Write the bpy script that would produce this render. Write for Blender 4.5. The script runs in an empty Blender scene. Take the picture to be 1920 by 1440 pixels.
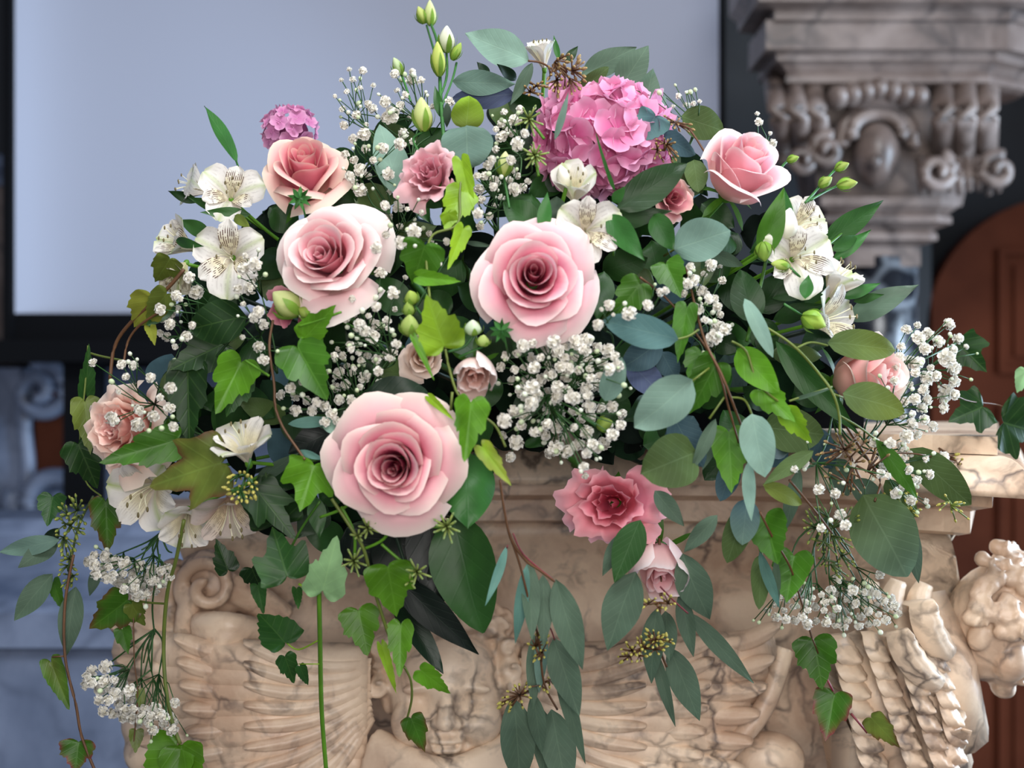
import bpy, math, random
import numpy as np
from mathutils import Vector
PI = math.pi
random.seed(11)
rng = np.random.default_rng(11)

# ------------------------------------------------------------------ camera, world, lights, exposure
sc = bpy.context.scene
EYE = 1.30                      # eye height in metres
F = 2640.0                      # focal length in pixels of the 1920 px wide frame
cam = bpy.data.cameras.new('camera')
cam.sensor_width = 36.0
cam.lens = 36.0 * F / 1920.0
cam.clip_start = 0.05
cam.dof.use_dof = True
cam.dof.focus_distance = 1.08
cam.dof.aperture_fstop = 5.0
camo = bpy.data.objects.new('camera', cam)
sc.collection.objects.link(camo)
camo.location = (0, 0, EYE)
camo.rotation_euler = (PI / 2, 0, 0)
sc.camera = camo

w = bpy.data.worlds.new('world'); sc.world = w; w.use_nodes = True
w.node_tree.nodes['Background'].inputs['Color'].default_value = (0.62, 0.72, 0.95, 1)
w.node_tree.nodes['Background'].inputs['Strength'].default_value = 0.24

def area(name, loc, target, sx, sy, power, col):
    l = bpy.data.lights.new(name, 'AREA'); l.shape = 'RECTANGLE'; l.size = sx; l.size_y = sy
    l.energy = power; l.color = col
    o = bpy.data.objects.new(name, l); sc.collection.objects.link(o)
    o.location = loc
    o.rotation_euler = (Vector(target) - Vector(loc)).to_track_quat('-Z', 'Y').to_euler()
    return o
area('side_window_light', (1.65, 1.55, 1.40), (0.3, 1.2, 1.12), 0.7, 1.1, 56, (0.62, 0.80, 1.0))
area('high_window_light', (0.25, 0.45, 2.45), (0.0, 1.15, 1.25), 0.8, 0.6, 21, (0.95, 0.98, 1.0))
area('front_fill_light', (0.10, -0.55, 1.45), (0, 1.2, 1.05), 1.0, 0.7, 19, (1.0, 0.96, 0.92))  # added fill from behind the camera, brightens the marble and flower fronts
sc.view_settings.view_transform = 'Standard'
sc.view_settings.look = 'None'
sc.view_settings.gamma = 1.0
sc.view_settings.use_curve_mapping = False
sc.view_settings.exposure = 0.27

# ------------------------------------------------------------------ helpers
def lin(c):
    return tuple(((x / 12.92) if x <= 0.04045 else ((x + 0.055) / 1.055) ** 2.4) for x in c)
def C(h):
    return np.array(lin([int(h[i:i + 2], 16) / 255 for i in (0, 2, 4)]))
def P(px, py, d):
    """a point of the place: px, py on the 1920x1440 photograph, d metres in front of the eye"""
    return np.array([(px - 960) / F * d, d, EYE + (720 - py) / F * d])
def D(px, py):
    """depth of the outer surface of the flower dome"""
    q = 1 - ((px - 960) / 860) ** 2 - ((py - 760) / 720) ** 2
    return 1.20 - 0.22 * math.sqrt(max(0.0, q))
def nrm(v):
    v = np.asarray(v, float); n = np.linalg.norm(v)
    return v / n if n > 1e-9 else np.array([0, 0, 1.0])
def frame(n, roll=0.0):
    z = nrm(n); up = np.array([0, 0, 1.0])
    if abs(z @ up) > 0.97: up = np.array([0, 1.0, 0])
    x = nrm(np.cross(up, z)); y = np.cross(z, x)
    c, s = math.cos(roll), math.sin(roll)
    return x * c + y * s, y * c - x * s, z
def lerp(a, b, t): return a + (b - a) * t
def sstep(a, b, x):
    t = np.clip((x - a) / (b - a), 0, 1); return t * t * (3 - 2 * t)

def mesh(name, V, Fc, mat, col=None, uv=None, smooth=True):
    me = bpy.data.meshes.new(name)
    me.from_pydata([tuple(map(float, v)) for v in V], [], [tuple(map(int, f)) for f in Fc])
    if smooth: me.polygons.foreach_set('use_smooth', [True] * len(me.polygons))
    if col is not None:
        a = me.color_attributes.new('Col', 'FLOAT_COLOR', 'POINT')
        c = np.ones((len(V), 4)); col = np.asarray(col)
        c[:, :col.shape[-1]] = col
        a.data.foreach_set('color', c.ravel())
    if uv is not None:
        a = me.attributes.new('luv', 'FLOAT_VECTOR', 'POINT')
        a.data.foreach_set('vector', np.asarray(uv, float).ravel())
    me.materials.append(mat)
    me.update()
    return me
def link(name, me, parent=None):
    o = bpy.data.objects.new(name, me); sc.collection.objects.link(o)
    if parent is not None: o.parent = parent
    return o
def tag(o, label=None, cat=None, group=None, kind=None):
    if label: o['label'] = label
    if cat: o['category'] = cat
    if group: o['group'] = group
    if kind: o['kind'] = kind
    return o
def thing(name, label, cat, group=None):
    return tag(link(name, None), label, cat, group)
def base_at(root, p):
    """move a finished thing's origin to its base p without moving its parts"""
    p = Vector([float(x) for x in p]); root.location = p
    for ch in root.children: ch.location = Vector(ch.location) - p
def part(name, parent, V, Fc, mat, col=None, uv=None, label=None, smooth=True):
    o = link(name, mesh(name, V, Fc, mat, col, uv, smooth), parent)
    if label: o['label'] = label
    return o
def grid_faces(nu, nv, off=0, wrap=False):
    f = []
    for j in range(nv - 1):
        for i in range(nu if wrap else nu - 1):
            a = off + j * nu + i; b = off + j * nu + (i + 1) % nu
            f.append((a, b, b + nu, a + nu))
    return f
class MB:
    def __init__(s): s.V = []; s.F = []; s.C = []; s.U = []
    def add(s, V, Fc, col=(1, 1, 1), uv=None):
        o = len(s.V); V = np.asarray(V); s.V += list(V)
        s.F += [tuple(int(i) + o for i in f) for f in Fc]
        col = np.asarray(col)
        s.C += list(np.tile(col[:3], (len(V), 1)) if col.ndim == 1 else col)
        s.U += list(uv) if uv is not None else [(0, 0, 0)] * len(V)
        return s
    def tube(s, pts, r, n=6, col=(1, 1, 1), r2=None):
        pts = [np.asarray(p, float) for p in pts]
        if r2 is None: r2 = r
        V = []; k = len(pts)
        for i, p in enumerate(pts):
            t = nrm(pts[min(i + 1, k - 1)] - pts[max(i - 1, 0)])
            x, y, _ = frame(t); rr = lerp(r, r2, i / max(1, k - 1))
            for j in range(n):
                a = 2 * PI * j / n
                V.append(p + (x * math.cos(a) + y * math.sin(a)) * rr)
        Fc = grid_faces(n, k, 0, True) + [tuple(range(n))[::-1], tuple(range((k - 1) * n, k * n))]
        return s.add(V, Fc, col)
    def ball(s, c, r, nu=8, nv=6, col=(1, 1, 1), ax=None):
        r = np.asarray(r, float) * np.ones(3); V = []
        X = (np.eye(3) if ax is None else np.array(ax))
        for j in range(nv + 1):
            th = PI * j / nv
            for i in range(nu):
                a = 2 * PI * i / nu
                q = np.array([math.sin(th) * math.cos(a), math.sin(th) * math.sin(a), math.cos(th)]) * r
                V.append(np.asarray(c) + q @ X)
        return s.add(V, grid_faces(nu, nv + 1, 0, True), col)
    def box(s, lo, hi, col=(1, 1, 1)):
        x0, y0, z0 = lo; x1, y1, z1 = hi
        V = [(x0, y0, z0), (x1, y0, z0), (x1, y1, z0), (x0, y1, z0), (x0, y0, z1), (x1, y0, z1), (x1, y1, z1), (x0, y1, z1)]
        return s.add(V, [(3, 2, 1, 0), (4, 5, 6, 7), (0, 1, 5, 4), (1, 2, 6, 5), (2, 3, 7, 6), (3, 0, 4, 7)], col)
    def build(s, name, mat, parent=None, smooth=True, label=None):
        o = link(name, mesh(name, s.V, s.F, mat, s.C, s.U, smooth), parent)
        if label: o['label'] = label
        return o
def smooth_path(pts, n=6):
    pts = [np.asarray(p, float) for p in pts]
    if len(pts) < 3: return pts
    out = []
    for i in range(len(pts) - 1):
        p0 = pts[max(i - 1, 0)]; p1 = pts[i]; p2 = pts[i + 1]; p3 = pts[min(i + 2, len(pts) - 1)]
        for k in range(n):
            t = k / n
            out.append(0.5 * ((2 * p1) + (p2 - p0) * t + (2 * p0 - 5 * p1 + 4 * p2 - p3) * t * t + (3 * p1 - p0 - 3 * p2 + p3) * t ** 3))
    return out + [pts[-1]]

# ------------------------------------------------------------------ materials
def newmat(name):
    m = bpy.data.materials.new(name); m.use_nodes = True
    nt = m.node_tree; nt.nodes.clear()
    return m, nt
def nd(nt, t, **kw):
    n = nt.nodes.new(t)
    for k, v in kw.items():
        if k.startswith('i_'):
            key = k[2:]; key = int(key) if key.isdigit() else key.replace('_', ' ')
            n.inputs[key].default_value = v
        else: setattr(n, k, v)
    return n
def math_n(nt, op, a, b=None, c=None):
    n = nd(nt, 'ShaderNodeMath', operation=op)
    for i, x in enumerate((a, b, c)):
        if x is None: continue
        if isinstance(x, (int, float)): n.inputs[i].default_value = x
        else: nt.links.new(x, n.inputs[i])
    return n.outputs[0]
def mixc(nt, fac, a, b, mode='MIX'):
    n = nd(nt, 'ShaderNodeMix', data_type='RGBA', blend_type=mode)
    for s, x in (('Factor', fac), ('A', a), ('B', b)):
        idx = {'Factor': 0, 'A': 6, 'B': 7}[s]
        if isinstance(x, (int, float)): n.inputs[idx].default_value = x
        elif isinstance(x, (tuple, list, np.ndarray)): n.inputs[idx].default_value = tuple(map(float, x))[:3] + (1,)
        else: nt.links.new(x, n.inputs[idx])
    return n.outputs[2]
def ramp(nt, fac, stops):
    n = nd(nt, 'ShaderNodeValToRGB'); e = n.color_ramp.elements
    while len(e) < len(stops): e.new(0.5)
    for k, (p, c) in enumerate(stops):
        e[k].position = p; e[k].color = (c, c, c, 1) if isinstance(c, (int, float)) else tuple(map(float, c))[:3] + (1,)
    nt.links.new(fac, n.inputs[0]); return n.outputs[0]
def organic(name, rough, transl, veins=None, bump=0.0, spec=0.5, mottle=0.25, streak=False):
    """leaf / petal / stem material; pigment comes from the mesh's own colour attribute"""
    m, nt = newmat(name); L = nt.links.new
    col = nd(nt, 'ShaderNodeAttribute', attribute_name='Col').outputs['Color']
    geo = nd(nt, 'ShaderNodeTexCoord').outputs['Object']
    noi = nd(nt, 'ShaderNodeTexNoise', i_Scale=45.0, i_Detail=3.0); L(geo, noi.inputs['Vector'])
    f = ramp(nt, noi.outputs[0], [(0.3, 1 - mottle), (0.7, 1 + mottle * 0.3)])
    col = mixc(nt, 1.0, col, f, 'MULTIPLY')
    bsrc = noi.outputs[0]
    if veins or streak:
        at = nd(nt, 'ShaderNodeAttribute', attribute_name='luv').outputs['Vector']
        sp = nd(nt, 'ShaderNodeSeparateXYZ'); L(at, sp.inputs[0])
        au = math_n(nt, 'ABSOLUTE', sp.outputs[0])
    if veins:
        vcol, k, amt = veins
        mid = math_n(nt, 'SUBTRACT', 1.0, math_n(nt, 'DIVIDE', au, 0.045)); mid = math_n(nt, 'MAXIMUM', mid, 0.0)
        ph = math_n(nt, 'MULTIPLY', math_n(nt, 'SUBTRACT', sp.outputs[1], math_n(nt, 'MULTIPLY', au, 0.35)), k)
        sv = math_n(nt, 'POWER', math_n(nt, 'ABSOLUTE', math_n(nt, 'COSINE', ph)), 40.0)
        vv = math_n(nt, 'MAXIMUM', mid, math_n(nt, 'MULTIPLY', sv, 0.45))
        col = mixc(nt, math_n(nt, 'MULTIPLY', vv, amt), col, mixc(nt, 1.0, col, vcol, 'ADD'))
        bsrc = vv
    if streak:
        d = math_n(nt, 'ABSOLUTE', math_n(nt, 'SINE', math_n(nt, 'MULTIPLY', sp.outputs[0], 15.0)))
        d = math_n(nt, 'GREATER_THAN', d, 0.80)
        e = nd(nt, 'ShaderNodeTexNoise', i_Scale=300.0); L(geo, e.inputs['Vector'])
        d = math_n(nt, 'MULTIPLY', d, math_n(nt, 'GREATER_THAN', e.outputs[0], 0.47))
        d = math_n(nt, 'MULTIPLY', d, sp.outputs[2])
        col = mixc(nt, d, col, C('4f2820'))
    b = nd(nt, 'ShaderNodeBsdfPrincipled', i_Roughness=rough)
    b.inputs['Specular IOR Level'].default_value = spec
    L(col, b.inputs['Base Color'])
    if bump:
        bn = nd(nt, 'ShaderNodeBump', i_Strength=bump, i_Distance=0.002); L(bsrc, bn.inputs['Height']); L(bn.outputs[0], b.inputs['Normal'])
    out = nd(nt, 'ShaderNodeOutputMaterial')
    if transl:
        t = nd(nt, 'ShaderNodeBsdfTranslucent'); L(col, t.inputs[0])
        mx = nd(nt, 'ShaderNodeMixShader'); mx.inputs[0].default_value = transl
        L(b.outputs[0], mx.inputs[1]); L(t.outputs[0], mx.inputs[2]); L(mx.outputs[0], out.inputs[0])
    else: L(b.outputs[0], out.inputs[0])
    return m
M = {}
M['ivy'] = organic('ivy_leaf', 0.40, 0.20, (C('6f9248'), 17.0, 0.14), 0.12, 0.25, 0.4)
M['euc'] = organic('eucalyptus_leaf', 0.62, 0.18, (C('7a8c70'), 26.0, 0.14), 0.12, 0.2, 0.22)
M['dark'] = organic('glossy_dark_leaf', 0.42, 0.10, (C('38563a'), 20.0, 0.06), 0.08, 0.25, 0.3)
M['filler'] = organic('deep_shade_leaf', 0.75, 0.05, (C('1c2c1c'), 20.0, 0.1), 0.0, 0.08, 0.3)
M['petal'] = organic('petal', 0.55, 0.30, None, 0.06, 0.25, 0.05)
M['lily'] = organic('alstroemeria_petal', 0.45, 0.30, None, 0.06, 0.3, 0.06, streak=True)
M['gyp'] = organic('tiny_white_petal', 0.6, 0.25, None, 0.0, 0.2, 0.03)
M['stem'] = organic('stem', 0.5, 0.0, None, 0.1, 0.4, 0.3)
def plain(name, col, rough, noise=None, bump=0.0, spec=0.5, metal=0.0):
    m, nt = newmat(name); L = nt.links.new
    b = nd(nt, 'ShaderNodeBsdfPrincipled', i_Roughness=rough, i_Metallic=metal); b.inputs['Specular IOR Level'].default_value = spec
    b.inputs['Base Color'].default_value = tuple(map(float, col)) + (1,)
    if noise:
        c2, scale = noise
        g = nd(nt, 'ShaderNodeTexCoord').outputs['Object']
        n = nd(nt, 'ShaderNodeTexNoise', i_Scale=scale, i_Detail=5.0); L(g, n.inputs['Vector'])
        f = ramp(nt, n.outputs[0], [(0.38, 0.0), (0.62, 1.0)])
        L(mixc(nt, f, col, c2), b.inputs['Base Color'])
        if bump:
            bn = nd(nt, 'ShaderNodeBump', i_Strength=bump, i_Distance=0.004); L(n.outputs[0], bn.inputs['Height']); L(bn.outputs[0], b.inputs['Normal'])
    L(b.outputs[0], nd(nt, 'ShaderNodeOutputMaterial').inputs[0])
    return m
def marble(name, base, tint, vein, scale=9.0, veinw=0.035, amt=0.7, rough=0.38, cloud=3.0):
    m, nt = newmat(name); L = nt.links.new
    g = nd(nt, 'ShaderNodeNewGeometry').outputs['Position']
    n1 = nd(nt, 'ShaderNodeTexNoise', i_Scale=scale * 0.9, i_Detail=4.0); L(g, n1.inputs['Vector'])
    wv = nd(nt, 'ShaderNodeVectorMath', operation='MULTIPLY_ADD'); L(n1.outputs['Color'], wv.inputs[0]); wv.inputs[1].default_value = (0.11,) * 3; L(g, wv.inputs[2])
    vo = nd(nt, 'ShaderNodeTexVoronoi', feature='DISTANCE_TO_EDGE', i_Scale=scale); L(wv.outputs[0], vo.inputs['Vector'])
    v = ramp(nt, vo.outputs['Distance'], [(0.0, 1.0), (veinw, 0.0)])
    n3 = nd(nt, 'ShaderNodeTexNoise', i_Scale=scale * 0.8, i_Detail=2.0); L(g, n3.inputs['Vector'])
    v = math_n(nt, 'MULTIPLY', v, ramp(nt, n3.outputs[0], [(0.42, 0.0), (0.60, 1.0)]))
    n2 = nd(nt, 'ShaderNodeTexNoise', i_Scale=cloud, i_Detail=7.0, i_Roughness=0.6); L(wv.outputs[0], n2.inputs['Vector'])
    c = mixc(nt, ramp(nt, n2.outputs[0], [(0.40, 0.0), (0.62, 1.0)]), base, tint)
    n4 = nd(nt, 'ShaderNodeTexNoise', i_Scale=cloud * 5, i_Detail=5.0); L(wv.outputs[0], n4.inputs['Vector'])
    c = mixc(nt, math_n(nt, 'MULTIPLY', ramp(nt, n4.outputs[0], [(0.55, 0.0), (0.75, 1.0)]), 0.55), c, vein)
    c = mixc(nt, math_n(nt, 'MULTIPLY', v, amt), c, vein)
    b = nd(nt, 'ShaderNodeBsdfPrincipled', i_Roughness=rough); L(c, b.inputs['Base Color'])
    bn = nd(nt, 'ShaderNodeBump', i_Strength=0.25, i_Distance=0.003); L(n4.outputs[0], bn.inputs['Height']); L(bn.outputs[0], b.inputs['Normal'])
    L(b.outputs[0], nd(nt, 'ShaderNodeOutputMaterial').inputs[0])
    return m
M['marble'] = marble('veined_warm_marble', C('e6cdb2'), C('bf9f86'), C('463a38'), 17.0, 0.075, 0.8, 0.42, 9.0)
M['capmarble'] = marble('mottled_grey_marble', C('7f7069'), C('54443c'), C('2a2322'), 10.0, 0.12, 0.85, 0.4, 5.0)
M['blackmarble'] = marble('black_white_veined_marble', C('15171c'), C('22252c'), C('9aa0a8'), 6.0, 0.05, 0.7, 0.25, 2.5)
M['greymarble'] = marble('blue_grey_marble', C('7f8aa2'), C('4e5a72'), C('323c50'), 4.0, 0.04, 0.4, 0.4, 3.0)
M['screen'] = plain('white_screen_fabric', C('b3b8c9'), 0.85, spec=0.1)
M['black'] = plain('black_frame', C('07080c'), 0.8, spec=0.15)
M['wood'] = plain('red_brown_wood', C('643524'), 0.85, (C('4e281b'), 4.0), spec=0.08)
M['darkstone'] = plain('dark_stone', C('191b20'), 0.6, (C('101216'), 6.0))
M['foam'] = plain('dark_green_foam', C('0e1710'), 0.95, (C('182418'), 60.0), 0.6, 0.1)
M['floor'] = plain('floor_stone', C('4a4c52'), 0.6, (C('3b3d44'), 3.0))

# ------------------------------------------------------------------ the room
def struct_box(name, lo, hi, mat):
    m = MB(); m.box(lo, hi); o = m.build(name, mat, smooth=False); o['kind'] = 'structure'; return o
struct_box('floor', (-3.2, -2.6, -0.05), (3.2, 3.4, 0.0), M['floor'])
struct_box('wall_back', (-3.2, 3.15, 0.0), (3.2, 3.3, 3.6), M['darkstone'])

def sweep(mb, plan, prof, cap=True):
    """plan: (x,y) list left to right seen from the front; prof: (outward offset, z) list, swept with mitred corners"""
    pl = [np.array(p, float) for p in plan]; k = len(pl)
    nn = []
    for i in range(k):
        ns = []
        if i > 0: t = nrm(pl[i] - pl[i - 1]); ns.append(np.array([t[1], -t[0]]))
        if i < k - 1: t = nrm(pl[i + 1] - pl[i]); ns.append(np.array([t[1], -t[0]]))
        a = nrm(sum(ns)); nn.append(a / max(0.4, a @ ns[0]))
    V = []
    for o, z in prof:
        for i in range(k):
            q = pl[i] + nn[i] * o; V.append((q[0], q[1], z))
    Fc = grid_faces(k, len(prof))
    Fc = [f[::-1] for f in Fc] if prof[0][1] > prof[-1][1] else Fc
    if cap:
        Fc.append(tuple(range(k)) if prof[0][1] > prof[-1][1] else tuple(range(k))[::-1])
        Fc.append(tuple(range((len(prof) - 1) * k, len(prof) * k)))
    mb.add(V, Fc)
def XY(px, d): return ((px - 960) / F * d, d)
def Z(py, d): return EYE + (720 - py) / F * d

# --- projection screen: white fabric in a black frame on a black stand bar
t = thing('projection_screen', 'large white projection screen in a black frame behind the flowers', 'screen')
ds = 2.60
x0, x1 = (46 - 960) / F * ds, (1340 - 960) / F * ds
zb, zt = Z(590, ds), Z(-170, ds)
m = MB()
nx, nz = 60, 8; V = []
for j in range(nz + 1):
    for i in range(nx + 1):
        u = i / nx
        e = 0.05 * (math.exp(-u * 22) + math.exp(-(1 - u) * 26)) + 0.004 * math.sin(u * 9)
        V.append((lerp(x0, x1, u), ds - e, lerp(zb, zt, j / nz)))
m.add(V, grid_faces(nx + 1, nz + 1)); m.build('screen_fabric', M['screen'], t)
fw = 15 / F * ds
for nm, lo, hi in (('frame_side', (x0 - fw, ds - .07, zb - .05), (x0, ds + .02, zt + .03)), ('frame_side', (x1, ds - .07, zb - .05), (x1 + fw * .6, ds + .02, zt + .03)),
                   ('frame_rail', (x0 - fw, ds - .05, zb - .052), (x1 + fw * .6, ds + .02, zb)), ('frame_rail', (x0 - fw, ds - .05, zt), (x1 + fw * .6, ds + .02, zt + .04)),
                   ('stand_bar', (x0 - .25, ds - .12, Z(680, ds)), (x1 + .02, ds + .03, Z(641, ds)))):
    q = MB(); q.box(lo, hi); q.build(nm, M['black'], t, smooth=False)
for xx in (x0 + .12, x1 - .12):
    q = MB(); q.box((xx - .03, ds - .06, 0), (xx + .03, ds, Z(641, ds))); q.build('stand_leg', M['black'], t, smooth=False)

# --- altar of carved marble behind on the left, with the scroll bracket
t = thing('carved_altar', 'grey marble altar with scroll bracket standing at far left below the screen', 'altar')
da = 2.75
q = MB(); q.box((*XY(-420, da), 0), (XY(38, da)[0], da + .3, Z(690, da))); q.build('pilaster', M['greymarble'], t, smooth=False)
q = MB(); q.box((*XY(38, da + .1), 0), (XY(900, da)[0], da + .35, Z(690, da))); q.build('back_panel', M['greymarble'], t, smooth=False)
q = MB(); q.box((*XY(66, da + .06), Z(905, da)), (XY(150, da)[0], da + .11, Z(735, da))); q.build('recessed_panel', M['wood'], t, smooth=False)
def spiral(c, r0, turns, rr, depth, flip=1, n=60, a0=0.0):
    pts = []
    for i in range(n + 1):
        s = i / n; a = a0 + flip * s * turns * 2 * PI; r = r0 * (1 - 0.82 * s)
        pts.append(np.array([c[0] + math.cos(a) * r, c[1] - depth * s, c[2] + math.sin(a) * r]))
    return pts
q = MB(); q.tube(spiral(P(78, 735, da - .02), .055, 1.6, 0, .03, -1, 50, PI * .6), .017, 8, r2=.013); q.build('scroll', M['greymarble'], t)
q = MB(); q.tube(spiral(P(100, 945, da - .02), .085, 1.7, 0, .03, 1, 50, PI * .9), .021, 8, r2=.016); q.build('scroll', M['greymarble'], t)
q = MB(); q.tube(smooth_path([P(58, 700, da), P(45, 790, da), P(52, 880, da), P(40, 960, da)]), .016, 8); q.build('scroll_band', M['greymarble'], t)
# upper pilaster seen left of the screen frame
t = thing('wall_pilaster', 'narrow brown and grey pilaster at left edge beside the screen frame', 'pilaster')
dp = 2.85
q = MB(); q.box((*XY(-300, dp), Z(680, da)), (XY(34, dp)[0], dp + .2, Z(345, dp))); q.build('shaft', M['capmarble'], t, smooth=False)
q = MB(); sweep(q, [XY(-320, dp), XY(30, dp - .02), (XY(30, dp)[0], dp + .2)], [(0, Z(292, dp)), (.02, Z(298, dp)), (.02, Z(318, dp)), (0, Z(335, dp)), (0, Z(350, dp))]); q.build('capital', M['greymarble'], t, smooth=False)
q = MB(); q.box((*XY(-300, dp + .1), Z(285, dp)), (XY(28, dp)[0], dp + .25, Z(-400, dp))); q.build('upper_panel', M['darkstone'], t, smooth=False)

# --- blue grey stone step lower left
t = thing('stone_plinth', 'blue grey stone slab low behind the left hanging vines', 'plinth')
q = MB(); dq = 1.95
sweep(q, [XY(-700, dq), XY(900, dq), (XY(900, dq)[0], dq + .7)], [(-.28, Z(1010, dq)), (-.25, Z(1040, dq)), (-.03, Z(1130, dq)), (0, Z(1150, dq)), (0, Z(1215, dq)), (-.02, Z(1225, dq)), (-.02, 0)])
q.build('slab', M['greymarble'], t, smooth=False)

# --- marble column with scroll capital and cornice, right background
t = thing('marble_column', 'mottled marble column with scroll capital and heavy cornice behind on the right', 'column')
dc = 2.15
def plan(pl, dl, pr, ch=.10, back=.16):
    a = XY(pl, dl); b = XY(pr, dl)
    return [(a[0], dl + back), (a[0], dl), (b[0], dl), (b[0] + ch, dl + ch * .75), (b[0] + ch, dl + back)]
q = MB(); sweep(q, plan(1452, dc, 1895), [(.045, Z(-160, dc)), (.045, Z(-20, dc)), (.03, Z(-6, dc)), (.03, Z(12, dc)), (0, Z(17, dc)), (0, Z(37, dc))]); q.build('cornice_top', M['capmarble'], t, smooth=False)
q = MB(); sweep(q, plan(1436, dc + .01, 1890), [(0, Z(34, dc)), (0, Z(89, dc))]); q.build('cornice_band', M['capmarble'], t, smooth=False)
q = MB(); sweep(q, plan(1456, dc + .03, 1870), [(0, Z(88, dc)), (0, Z(104, dc)), (-.012, Z(110, dc)), (-.022, Z(124, dc)), (-.018, Z(131, dc)), (-.018, Z(142, dc)), (-.03, Z(147, dc)), (-.09, Z(152, dc))]); q.build('cornice_moulding', M['capmarble'], t, smooth=False)
q = MB(); sweep(q, plan(1510, dc + .12, 1800, .05), [(0, Z(150, dc)), (-.01, Z(240, dc)), (-.03, Z(360, dc))]); q.build('capital_bell', M['capmarble'], t, smooth=False)
def vol(pl, pr, pt, pb, nm='volute', lean=10):
    h = MB(); n = 3
    for k in range(n):
        u = (k + .5) / n; px = lerp(pl, pr, u)
        pts = [P(px + lean * s * 2, lerp(pt, pb, s), dc + .11 - .085 * math.sin(PI * min(1, s * 1.25)) + .02 * abs(u - .5)) for s in np.linspace(0, 1, 12)]
        h.tube(pts, (pr - pl) / n / F * dc * .56, 10)
    h.build(nm, M['capmarble'], t)
vol(1432, 1540, 150, 308, lean=12); vol(1750, 1872, 145, 312, lean=-2)
for cx_, cy_, r_, fl in ((1548, 285, .026, 1), (1500, 300, .020, -1), (1752, 322, .030, -1), (1868, 322, .026, 1)):
    h = MB(); h.tube(spiral(P(cx_, cy_, dc + .04), r_, 1.4, 0, .02, fl, 30, 1.2), .012, 8, r2=.008); h.build('curl', M['capmarble'], t)
for k in range(9):
    h = MB(); a_ = 1725 + k * 18; h.tube(smooth_path([P(a_, 300, dc + .09), P(a_ + 2, 335 + 6 * math.sin(k), dc + .045), P(a_ + 3, 358 + 5 * math.sin(k * 2), dc + .06)]), .0085, 7, r2=.006); h.build('leaf_lobe', M['capmarble'], t)
h = MB()
for k in range(7):
    a = (k - 3) / 3; h.ball(P(1645 + a * 74, 168 + abs(a) * 14, dc + .035), (.018, .03, .018), 10, 7)
h.ball(P(1645, 190, dc + .06), (.055, .035, .016), 14, 8); h.build('shell', M['capmarble'], t)
h = MB(); h.tube([P(1645 + 48 * math.sin(a), 250 - 38 * math.cos(a) , dc + .06) for a in np.linspace(-1.9, 1.9, 20)], .012, 8)
h.tube([P(1645 + 68 * math.sin(a), 255 - 52 * math.cos(a), dc + .07) for a in np.linspace(-2.0, 2.0, 20)], .012, 8)
h.ball(P(1642, 290, dc + .08), (.036, .045, .052), 16, 10); h.ball(P(1640, 302, dc + .035), (.012, .012, .012), 10, 6); h.build('cartouche', M['capmarble'], t)
q = MB(); sweep(q, plan(1560, dc + .10, 1748, .02, .3), [(.0, Z(352, dc)), (.022, Z(356, dc)), (.022, Z(372, dc)), (.008, Z(386, dc)), (.014, Z(392, dc)), (.014, Z(404, dc)), (-.012, Z(416, dc)), (-.006, Z(424, dc)), (-.006, Z(436, dc)), (-.03, Z(446, dc)), (-.03, Z(486, dc))]); q.build('neck_moulding', M['capmarble'], t, smooth=False)
cs = P(1652, 484, dc + .17); rs = .064; m = MB()
m.tube([(cs[0], cs[1] + .02, z) for z in np.linspace(0.0, cs[2], 10)], rs, 28); m.build('shaft', M['blackmarble'], t)

# dark niche between screen and column, and the arched door on the right
struct_box('trim_1', (XY(1347, 2.9)[0], 2.95, 0), (XY(1760, 2.9)[0], 3.15, 3.4), M['darkstone'])
dd = 2.95
t = thing('door_1', 'red brown panelled arched wooden door behind on the right', 'door'); t['kind'] = 'structure'
cx, cr = XY(2010, dd)[0], (2010 - 1738) / F * dd
m = MB(); zt0 = Z(620, dd); N = 24
top = [(cx - cr * math.cos(PI * i / N), zt0 + (Z(365, dd) - zt0) * math.sin(PI * i / N)) for i in range(N + 1)]
out = [(cx - cr, 0.0)] + top + [(cx + cr, 0.0)]
k = len(out); m.add([(x, dd, z) for x, z in out] + [(x, dd + .05, z) for x, z in out], [tuple(range(k))[::-1], tuple(range(k, 2 * k))] + [(i, (i + 1) % k, k + (i + 1) % k, k + i) for i in range(k)])
m.build('door_leaf', M['wood'], t, smooth=False)
def rail(lo, hi, nm): 
    q = MB(); q.box(lo, hi); q.build(nm, M['wood'], t, smooth=False)
for (a, b, c, e) in ((1868, 2140, 468, 700), (1868, 2140, 760, 1180), (1868, 2140, 1240, 1700)):
    xa, xb, z1, z0 = XY(a, dd)[0], XY(b, dd)[0], Z(c, dd), Z(e, dd)
    wd = .012
    for lo, hi in (((xa, dd - .018, z0), (xa + wd, dd, z1)), ((xb - wd, dd - .018, z0), (xb, dd, z1)), ((xa + wd, dd - .018, z1 - wd), (xb - wd, dd, z1)), ((xa + wd, dd - .018, z0), (xb - wd, dd, z0 + wd))): rail(lo, hi, 'panel_moulding')
    rail((xa + .035, dd - .010, z0 + .035), (xb - .035, dd, z1 - .035), 'panel')

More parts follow.
